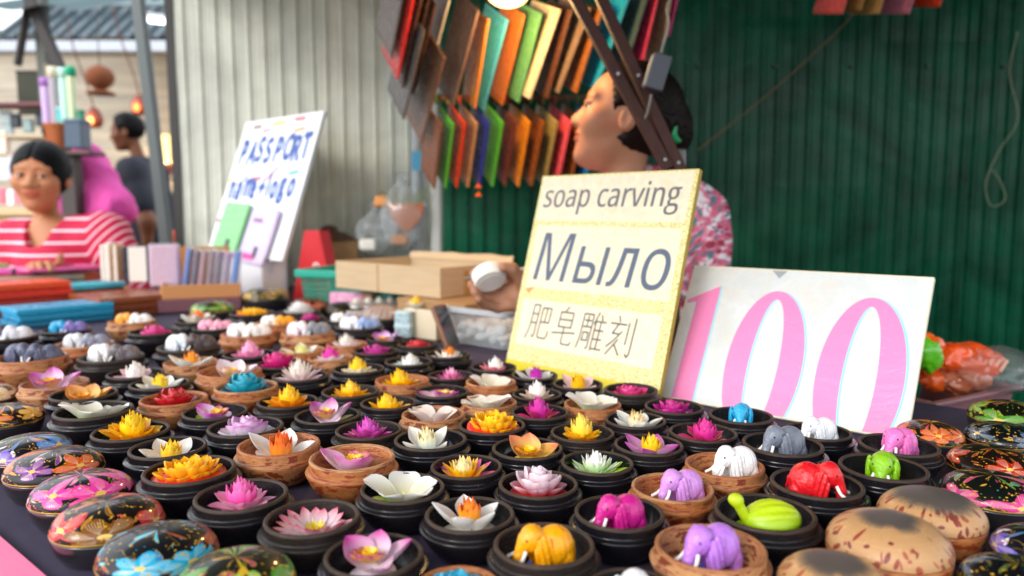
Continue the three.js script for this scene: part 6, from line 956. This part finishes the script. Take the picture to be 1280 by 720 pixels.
// a hand round its own grid: palm, four fingers, thumb, each finger a chain of joints
function handGeo(chains, palm, c, half) { return sdf((p) => { let d = 9; for (const f of palm) d = d > 8 ? f(p) : smin(d, f(p), 0.02); for (const ch of chains) { let e = 9; for (let i = 0; i < ch.j.length - 1; i++) { const k = cap(p, ch.j[i], ch.j[i + 1], ch.r[i], ch.r[i + 1]); e = e > 8 ? k : smin(e, k, 0.004); } d = smin(d, e, 0.006); } return d; }, c, half, 56, whiteC); }
const A3 = (v) => [v.x, v.y, v.z];
{ // ---- the seller
  const o = thing('person', 'seller in a pink floral top, head turned left, carving soap behind the sign', 'person', [0, 0, 0]);
  const skin = '#a8775c', hp = atZ(776, 150, -1.5), z = -1.5;
  const head = headParts(o, hp, -Math.PI / 2 - 0.12, -0.27, 0.222, skin, hairBun, '#17100e');
  const sh = V(0.245, 0.98, -1.53), nk = V(hp.x + 0.04, hp.y - 0.17, -1.5);
  const LS = V(0.365, 0.985, -1.5), RS = V(0.13, 0.965, -1.56), LE = V(0.395, 0.74, -1.42), LH = V(0.24, 0.82, -1.27), RE = V(0.14, 0.76, -1.46), RW = atZ(664, 376, -1.3);
  const bodyF = capsules([cc(V(0.23, 0.55, -1.55), V(0.245, 0.92, -1.53), 0.13, 0.12), cc(nk, sh, 0.052, 0.06), cc(LS, RS, 0.05, 0.05), cc(LS, LE, 0.044, 0.036), cc(LE, LH, 0.036, 0.024), cc(RS, RE, 0.044, 0.036), cc(RE, RW, 0.034, 0.024), cc(V(0.3, 0.5, -1.5), V(0.34, 0.48, -1.15), 0.08, 0.055), cc(V(0.15, 0.5, -1.5), V(0.12, 0.48, -1.15), 0.08, 0.055), cc(V(0.34, 0.48, -1.15), V(0.34, 0.06, -1.18), 0.052, 0.035), cc(V(0.12, 0.48, -1.15), V(0.12, 0.06, -1.18), 0.052, 0.035), cc(V(0.34, 0.035, -1.2), V(0.34, 0.025, -1.08), 0.035, 0.03), cc(V(0.12, 0.035, -1.2), V(0.12, 0.025, -1.08), 0.035, 0.03)], 0.05);
  const body = sdf(bodyF, [0.24, 0.58, -1.38], 0.66, 96, whiteC);
  const H = (x, y, zz) => A3(atZ(x, y, zz));
  const hand = handGeo([
    { j: [H(646, 350, -1.305), H(628, 336, -1.315), H(606, 334, -1.31), H(592, 342, -1.295)], r: [0.0105, 0.0098, 0.009, 0.008] },
    { j: [H(643, 362, -1.305), H(618, 362, -1.312), H(597, 362, -1.3), H(590, 356, -1.27)], r: [0.0108, 0.0102, 0.0095, 0.0085] },
    { j: [H(642, 372, -1.3), H(618, 374, -1.305), H(600, 372, -1.288), H(594, 365, -1.262)], r: [0.0105, 0.0098, 0.0092, 0.0082] },
    { j: [H(645, 381, -1.295), H(622, 385, -1.295), H(606, 381, -1.28), H(598, 374, -1.262)], r: [0.0095, 0.0088, 0.0082, 0.0075] },
    { j: [H(660, 368, -1.29), H(652, 350, -1.275), H(640, 336, -1.262), H(630, 334, -1.255)], r: [0.0145, 0.0115, 0.0105, 0.0088] }],
  [(p) => ell(p, H(648, 368, -1.303), [0.03, 0.027, 0.015]), cc(atZ(652, 372, -1.303), atZ(676, 380, -1.3), 0.023, 0.023)], H(632, 364, -1.29), 0.085);
  mesh('body', [head, body, hand], skinM(skin), o);
  const floral = phy(0xffffff, 0.7, { map: noiseTex(256, 256, (u, v) => { const a = fbm(u, v, 14, 2), b = fbm(u, v, 20, 8); return b > 0.28 ? [0.36, 0.5, 0.55] : a > 0.2 ? [0.95, 0.92, 0.93] : a > -0.08 ? [0.94, 0.55, 0.66] : b < -0.3 ? [0.6, 0.16, 0.24] : [0.88, 0.42, 0.54]; }, true) });
  const topF = capsules([cc(V(0.23, 0.5, -1.55), V(0.245, 0.92, -1.53), 0.145, 0.135), cc(V(0.345, 0.985, -1.5), V(0.15, 0.975, -1.55), 0.068, 0.06), cc(V(0.285, 1.055, -1.5), V(0.345, 0.995, -1.5), 0.05, 0.06), cc(LS, V(0.39, 0.79, -1.44), 0.06, 0.056), cc(RS, V(0.14, 0.82, -1.48), 0.05, 0.05), cc(V(0.25, 1.0, -1.52), V(0.255, 1.02, -1.515), 0.075, 0.07)], 0.06);
  const top = sdf((p) => smax(topF(p) + 0.004 * NZ.noise(p[0] * 24, p[1] * 24, p[2] * 24), -cap(p, [nk.x, nk.y + 0.05, nk.z + 0.03], [0.24, 1.0, -1.5], 0.068, 0.055), 0.01), [0.25, 0.78, -1.5], 0.36, 80);
  { const q = top.attributes.position, uv = top.attributes.uv; for (let i = 0; i < q.count; i++) uv.setXY(i, q.getX(i) * 4 + q.getZ(i) * 2, q.getY(i) * 4); }
  mesh('floral_top', top, floral, o);
  mesh('trousers', sdf(capsules([cc(V(0.3, 0.5, -1.5), V(0.34, 0.48, -1.15), 0.095, 0.07), cc(V(0.15, 0.5, -1.5), V(0.12, 0.48, -1.15), 0.095, 0.07), cc(V(0.34, 0.48, -1.15), V(0.34, 0.1, -1.18), 0.066, 0.05), cc(V(0.12, 0.48, -1.15), V(0.12, 0.1, -1.18), 0.066, 0.05)], 0.05), [0.23, 0.32, -1.32], 0.36, 56), std('#2a2c3a', 0.8), o);
  const tie = atZ(848, 165, -1.46); mesh('hair_tie', new THREE.TorusGeometry(0.016, 0.006, 8, 18).rotateY(0.8).translate(tie.x, tie.y, tie.z), paint('#16a060', 0.4), o);
  const ear = atZ(783, 168, -1.41); 
  const st2 = thing('stool', 'low stool under the seller', 'stool', V(0.23, 0, -1.55)); mesh('seat', new THREE.CylinderGeometry(0.16, 0.15, 0.03, 24).translate(0, 0.4, 0), paint('#3a5a8a', 0.5), st2); for (let i = 0; i < 4; i++) { const a = i * Math.PI / 2 + 0.7; mesh('leg', bar(V(Math.cos(a) * 0.1, 0.39, Math.sin(a) * 0.1), V(Math.cos(a) * 0.15, 0, Math.sin(a) * 0.15), 0.014, 8), paint('#33507c', 0.5), st2); }
  // what the hand holds
  const pc = atZ(611, 346, -1.275), pk = thing('soap_puck', 'plain white soap puck held in the seller\'s hand', 'soap', pc); const pg = lathe([[0, -0.013], [0.026, -0.013], [0.029, -0.01], [0.029, 0.01], [0.026, 0.013], [0, 0.013]], 36); mesh('puck', pg, phy('#f2efea', 0.4, { clearcoat: 0.3 }), pk); pk.rotation.set(-0.75, 0, 0.3); mesh('cut_mark', new THREE.TorusGeometry(0.018, 0.0008, 4, 30).rotateX(Math.PI / 2).translate(0, -0.0132, 0), paint('#dcd8d2', 0.5), pk);
  const ka = atZ(580, 348, -1.29), kb = atZ(656, 337, -1.283), kn = thing('carving_knife', 'thin steel carving knife behind the soap puck', 'knife', [0, 0, 0]); mesh('blade', bar(ka, ka.clone().lerp(kb, 0.35), 0.0016, 8, 0.004), M.metal, kn); mesh('handle', bar(ka.clone().lerp(kb, 0.36), kb, 0.004, 10, 0.0045), std('#b8babd', 0.3, { metalness: 0.8 }), kn); mesh('collar', new THREE.SphereGeometry(0.0068, 12, 8).translate(...A3(ka.clone().lerp(kb, 0.86))), std('#c8cacd', 0.25, { metalness: 0.8 }), kn);
}
{ // ---- the woman in stripes
  const o = thing('person', 'young woman in a crimson striped shirt sitting at the wallet table', 'person', [0, 0, 0]);
  const z = -2.4, hp = atZ(50, 222, z), skin = '#b67b56';
  const head = headParts(o, hp, 0.22, 0.02, 0.222, skin, hairParted, '#09090b', -0.04);
  const nk = V(hp.x + 0.01, hp.y - 0.16, z - 0.03), LS = V(hp.x + 0.19, hp.y - 0.185, z - 0.02), RS = V(hp.x - 0.12, hp.y - 0.205, z - 0.04), ct = V(hp.x + 0.04, hp.y - 0.5, z - 0.03);
  const LE = V(hp.x + 0.33, hp.y - 0.36, z + 0.04), LH = V(hp.x + 0.26, hp.y - 0.42, z + 0.24), RE = V(hp.x - 0.17, hp.y - 0.45, z + 0.04), hw = atZ(60, 335, z + 0.22);
  const arms = [cc(LS, LE, 0.045, 0.036), cc(LE, LH, 0.035, 0.024), cc(RS, RE, 0.043, 0.036), cc(RE, hw, 0.035, 0.023)];
  const body = sdf(capsules([cc(ct.clone().setY(0.45), V(ct.x, hp.y - 0.3, ct.z), 0.13, 0.11), cc(nk, V(nk.x + 0.02, nk.y - 0.1, nk.z), 0.05, 0.055), cc(LS, RS, 0.05, 0.05), ...arms, cc(V(ct.x - 0.08, 0.42, z), V(ct.x - 0.1, 0.42, z + 0.38), 0.08, 0.055), cc(V(ct.x + 0.08, 0.42, z), V(ct.x + 0.1, 0.42, z + 0.38), 0.08, 0.055), cc(V(ct.x - 0.1, 0.42, z + 0.38), V(ct.x - 0.1, 0.05, z + 0.36), 0.05, 0.036), cc(V(ct.x + 0.1, 0.42, z + 0.38), V(ct.x + 0.1, 0.05, z + 0.36), 0.05, 0.036)], 0.05), [ct.x, 0.55, z + 0.12], 0.62, 90, whiteC);
  const Q = (dx, dy, dz) => [hw.x + dx, hw.y + dy, hw.z + dz];
  const hand = handGeo([{ j: [Q(0.01, 0.01, 0.02), Q(0.03, 0.016, 0.045), Q(0.045, 0.0, 0.06)], r: [0.009, 0.0085, 0.0075] }, { j: [Q(-0.005, 0.01, 0.025), Q(0.012, 0.016, 0.055), Q(0.025, 0.0, 0.072)], r: [0.0092, 0.0086, 0.0076] }, { j: [Q(-0.02, 0.008, 0.024), Q(-0.008, 0.014, 0.054), Q(0.002, 0.0, 0.07)], r: [0.009, 0.0084, 0.0074] }, { j: [Q(-0.033, 0.004, 0.02), Q(-0.026, 0.008, 0.044), Q(-0.02, -0.004, 0.058)], r: [0.008, 0.0075, 0.0066] }, { j: [Q(0.022, 0.004, -0.005), Q(0.042, 0.02, 0.01), Q(0.05, 0.038, 0.018)], r: [0.011, 0.0095, 0.0078] }], [(p) => ell(p, Q(-0.006, 0, 0.0), [0.034, 0.014, 0.036])], Q(0.005, 0.005, 0.025), 0.085);
  mesh('body', [head, body, hand], skinM(skin), o);
  const stripes = phy(0xffffff, 0.75, { bumpMap: rep(weave, 1, 1), bumpScale: 0.0003, map: noiseTex(16, 256, (u, v) => { const f = (v * 4) % 1; return f < 0.2 ? [0.93, 0.8, 0.84] : [0.74, 0.05, 0.24]; }, true) });
  const sF = capsules([cc(ct.clone().setY(0.5), V(ct.x, hp.y - 0.28, ct.z), 0.15, 0.14), cc(LS, RS, 0.066, 0.064), cc(LS, LE, 0.064, 0.062), cc(RS, RE, 0.06, 0.056)], 0.055);
  const shirt = sdf((p) => smax(sF(p) + 0.005 * NZ.noise(p[0] * 18, p[1] * 18, p[2] * 18), -cap(p, [nk.x, nk.y + 0.05, nk.z + 0.04], [nk.x + 0.012, nk.y - 0.045, nk.z + 0.08], 0.066, 0.04), 0.012), [ct.x + 0.05, hp.y - 0.45, z], 0.38, 90);
  { const q = shirt.attributes.position, uv = shirt.attributes.uv, n = shirt.attributes.normal; for (let i = 0; i < q.count; i++) { const dx = q.getX(i) - LS.x + 0.02; uv.setXY(i, q.getX(i) * 2, q.getY(i) * 6.6 - (dx > 0 ? dx * 7.5 : 0)); } }
  mesh('striped_shirt', shirt, stripes, o);
  mesh('trousers', sdf(capsules([cc(V(ct.x - 0.08, 0.42, z), V(ct.x - 0.1, 0.42, z + 0.38), 0.095, 0.07), cc(V(ct.x + 0.08, 0.42, z), V(ct.x + 0.1, 0.42, z + 0.38), 0.095, 0.07), cc(V(ct.x - 0.1, 0.42, z + 0.38), V(ct.x - 0.1, 0.08, z + 0.36), 0.064, 0.05), cc(V(ct.x + 0.1, 0.42, z + 0.38), V(ct.x + 0.1, 0.08, z + 0.36), 0.064, 0.05)], 0.05), [ct.x, 0.28, z + 0.2], 0.36, 50), std('#23242c', 0.8), o);
  const s2 = thing('stool', 'low stool under the striped woman', 'stool', V(ct.x, 0, z - 0.02)); mesh('seat', new THREE.CylinderGeometry(0.16, 0.15, 0.03, 24).translate(0, 0.31, 0), paint('#7a3038', 0.5), s2); for (let i = 0; i < 4; i++) { const a = i * Math.PI / 2 + 0.7; mesh('leg', bar(V(Math.cos(a) * 0.1, 0.31, Math.sin(a) * 0.1), V(Math.cos(a) * 0.15, 0, Math.sin(a) * 0.15), 0.014, 8), paint('#6a2830', 0.5), s2); }
}
{ // ---- the man in navy
  const o = thing('person', 'man in a navy polo shirt standing in profile beyond the post', 'person', [0, 0, 0]);
  const z = -4.2, hp = atZ(157, 166, z), skin = '#74472f';
  const head = headParts(o, hp, -Math.PI / 2 + 0.25, 0.1, 0.2, skin, hairCap, '#0e0c0d');
  const x = hp.x + 0.075, sy = hp.y - 0.22, LS = V(x + 0.03, sy, z + 0.16), RS = V(x, sy, z - 0.17), LE = V(x + 0.12, sy - 0.27, z + 0.2), LH = V(x + 0.1, sy - 0.5, z + 0.18), RE = V(x + 0.03, sy - 0.28, z - 0.2), RH = V(x - 0.02, sy - 0.5, z - 0.16);
  const hips = V(x + 0.03, sy - 0.52, z), leg = (s) => [cc(V(hips.x, hips.y, z + s * 0.09), V(hips.x - 0.01, 0.34, z + s * 0.1), 0.085, 0.055), cc(V(hips.x - 0.01, 0.34, z + s * 0.1), V(hips.x + 0.02, 0.06, z + s * 0.1), 0.055, 0.036), cc(V(hips.x + 0.02, 0.035, z + s * 0.1), V(hips.x - 0.12, 0.025, z + s * 0.1), 0.034, 0.026)];
  const hd = (W, s) => { const q = (a, b, c) => [W.x + a, W.y + b, W.z + c]; return handGeo([0, 1, 2, 3].map((i) => ({ j: [q(0.018 - i * 0.013, -0.06, 0), q(0.02 - i * 0.014, -0.095, s * 0.004), q(0.012 - i * 0.014, -0.125 + (i === 3 ? 0.016 : 0), s * -0.012)], r: [0.0085, 0.008, 0.0065] })).concat([{ j: [q(-0.02, -0.025, 0), q(-0.042, -0.055, s * -0.01), q(-0.044, -0.085, s * -0.012)], r: [0.011, 0.0095, 0.0075] }]), [(p) => ell(p, q(-0.002, -0.035, 0), [0.034, 0.042, 0.015])], q(-0.005, -0.06, 0), 0.085); };
  mesh('body', [head, sdf(capsules([cc(V(x + 0.02, sy - 0.5, z), V(x + 0.02, sy - 0.12, z), 0.12, 0.12), cc(V(hp.x + 0.03, hp.y - 0.12, z), V(x + 0.01, sy + 0.02, z), 0.05, 0.055), cc(LS, RS, 0.05, 0.05), cc(LS, LE, 0.045, 0.038), cc(LE, LH, 0.036, 0.024), cc(RS, RE, 0.045, 0.038), cc(RE, RH, 0.036, 0.024), ...leg(1), ...leg(-1)], 0.05), [x, 0.6, z], 0.75, 84, whiteC), hd(LH, 1), hd(RH, -1)], skinM(skin), o);
  const poloF = capsules([cc(V(x + 0.02, sy - 0.6, z), V(x + 0.02, sy - 0.13, z), 0.15, 0.142), cc(LS, RS, 0.068, 0.068), cc(LS, LE.clone().lerp(LS, 0.35), 0.068, 0.07), cc(RS, RE.clone().lerp(RS, 0.35), 0.066, 0.068), cc(V(x - 0.015, sy + 0.06, z), V(x, sy, z), 0.06, 0.07)], 0.05);
  mesh('polo_shirt', sdf((p) => smax(poloF(p) + 0.006 * NZ.noise(p[0] * 14, p[1] * 14, p[2] * 14), p[1] - (sy + 0.09), 0.01), [x + 0.02, sy - 0.33, z], 0.46, 70), std('#20232f', 0.8), o);
  mesh('trousers', sdf((p) => smax(capsules([...leg(1), ...leg(-1)].filter((f, i) => i % 3 < 2), 0.05)(p) - 0.016, 0.07 - p[1], 0.01), [hips.x, 0.4, z], 0.46, 50), std('#15161a', 0.8), o);
}
{ // ---- the person in pink
  const o = thing('person', 'person in a loose pink shirt half hidden behind the striped woman', 'person', [0, 0, 0]);
  const z = -3.15, S = atZ(102, 200, z), skin = '#a8734e';
  const head = headParts(o, V(S.x - 0.12, S.y + 0.1, z - 0.08), 0.3, 0.35, 0.2, skin, hairCap, '#141012');
  const LS = V(S.x + 0.03, S.y - 0.02, z), RS = V(S.x - 0.15, S.y - 0.03, z - 0.2), LE = V(S.x + 0.12, S.y - 0.2, z + 0.05), LH = V(S.x + 0.06, S.y - 0.4, z + 0.16), RE = V(S.x - 0.15, S.y - 0.28, z - 0.22), RH = V(S.x - 0.14, S.y - 0.44, z - 0.1), cx = S.x - 0.06;
  const leg = (s) => [cc(V(cx + s * 0.09, S.y - 0.52, z - 0.05), V(cx + s * 0.1, 0.36, z), 0.085, 0.055), cc(V(cx + s * 0.1, 0.36, z), V(cx + s * 0.1, 0.06, z - 0.03), 0.055, 0.036), cc(V(cx + s * 0.1, 0.035, z - 0.02), V(cx + s * 0.1, 0.025, z + 0.1), 0.034, 0.026)];
  const hd = (W) => { const q = (a, b, c) => [W.x + a, W.y + b, W.z + c]; return handGeo([0, 1, 2, 3].map((i) => ({ j: [q(0.02 - i * 0.013, -0.045, 0.02), q(0.022 - i * 0.014, -0.07, 0.035), q(0.02 - i * 0.014, -0.095 + (i === 3 ? 0.012 : 0), 0.03)], r: [0.0085, 0.008, 0.0065] })).concat([{ j: [q(0.02, -0.015, 0.01), q(0.042, -0.04, 0.025), q(0.045, -0.065, 0.03)], r: [0.011, 0.0095, 0.0075] }]), [(p) => ell(p, q(0, -0.022, 0.01), [0.034, 0.036, 0.016])], q(0, -0.045, 0.02), 0.085); };
  mesh('body', [head, sdf(capsules([cc(V(cx, S.y - 0.5, z - 0.05), V(cx, S.y - 0.14, z - 0.02), 0.12, 0.115), cc(V(S.x - 0.1, S.y - 0.0, z - 0.09), V(cx, S.y - 0.08, z - 0.03), 0.05, 0.055), cc(LS, RS, 0.05, 0.05), cc(LS, LE, 0.044, 0.036), cc(LE, LH, 0.035, 0.024), cc(RS, RE, 0.044, 0.036), cc(RE, RH, 0.035, 0.024), ...leg(1), ...leg(-1)], 0.05), [cx, 0.6, z], 0.72, 80, whiteC), hd(LH), hd(RH)], skinM(skin), o);
  const F2 = capsules([cc(V(cx, S.y - 0.54, z - 0.05), V(cx, S.y - 0.15, z - 0.02), 0.12, 0.12), cc(LS, RS, 0.068, 0.066), cc(LS, LE.clone().add(V(0.02, -0.01, 0)), 0.068, 0.092), cc(RS, RE, 0.066, 0.08)], 0.05);
  mesh('pink_shirt', sdf((p) => F2(p) + 0.02 * NZ.noise(p[0] * 13, p[1] * 9, p[2] * 13) + 0.008 * Math.abs(NZ.noise(p[0] * 24 + p[1] * 16, p[1] * 12, p[2] * 20)), [cx + 0.03, S.y - 0.3, z], 0.46, 72), std('#d8489c', 0.75), o);
  mesh('trousers', sdf((p) => smax(capsules([...leg(1), ...leg(-1)].filter((f, i) => i % 3 < 2), 0.05)(p) - 0.016, 0.07 - p[1], 0.01), [cx, 0.36, z], 0.42, 46), std('#343844', 0.8), o);
}
// labels that single out
{ const seen = new Map(); for (const o of scene.children) if (o.userData.label) { const l = o.userData.label; if (seen.has(l)) console.log('DUPLICATE', l); seen.set(l, 1); const n = l.split(/\s+/).length; if (n < 4 || n > 16) console.log('WORDS', n, l); } }
renderer.render(scene, camera);
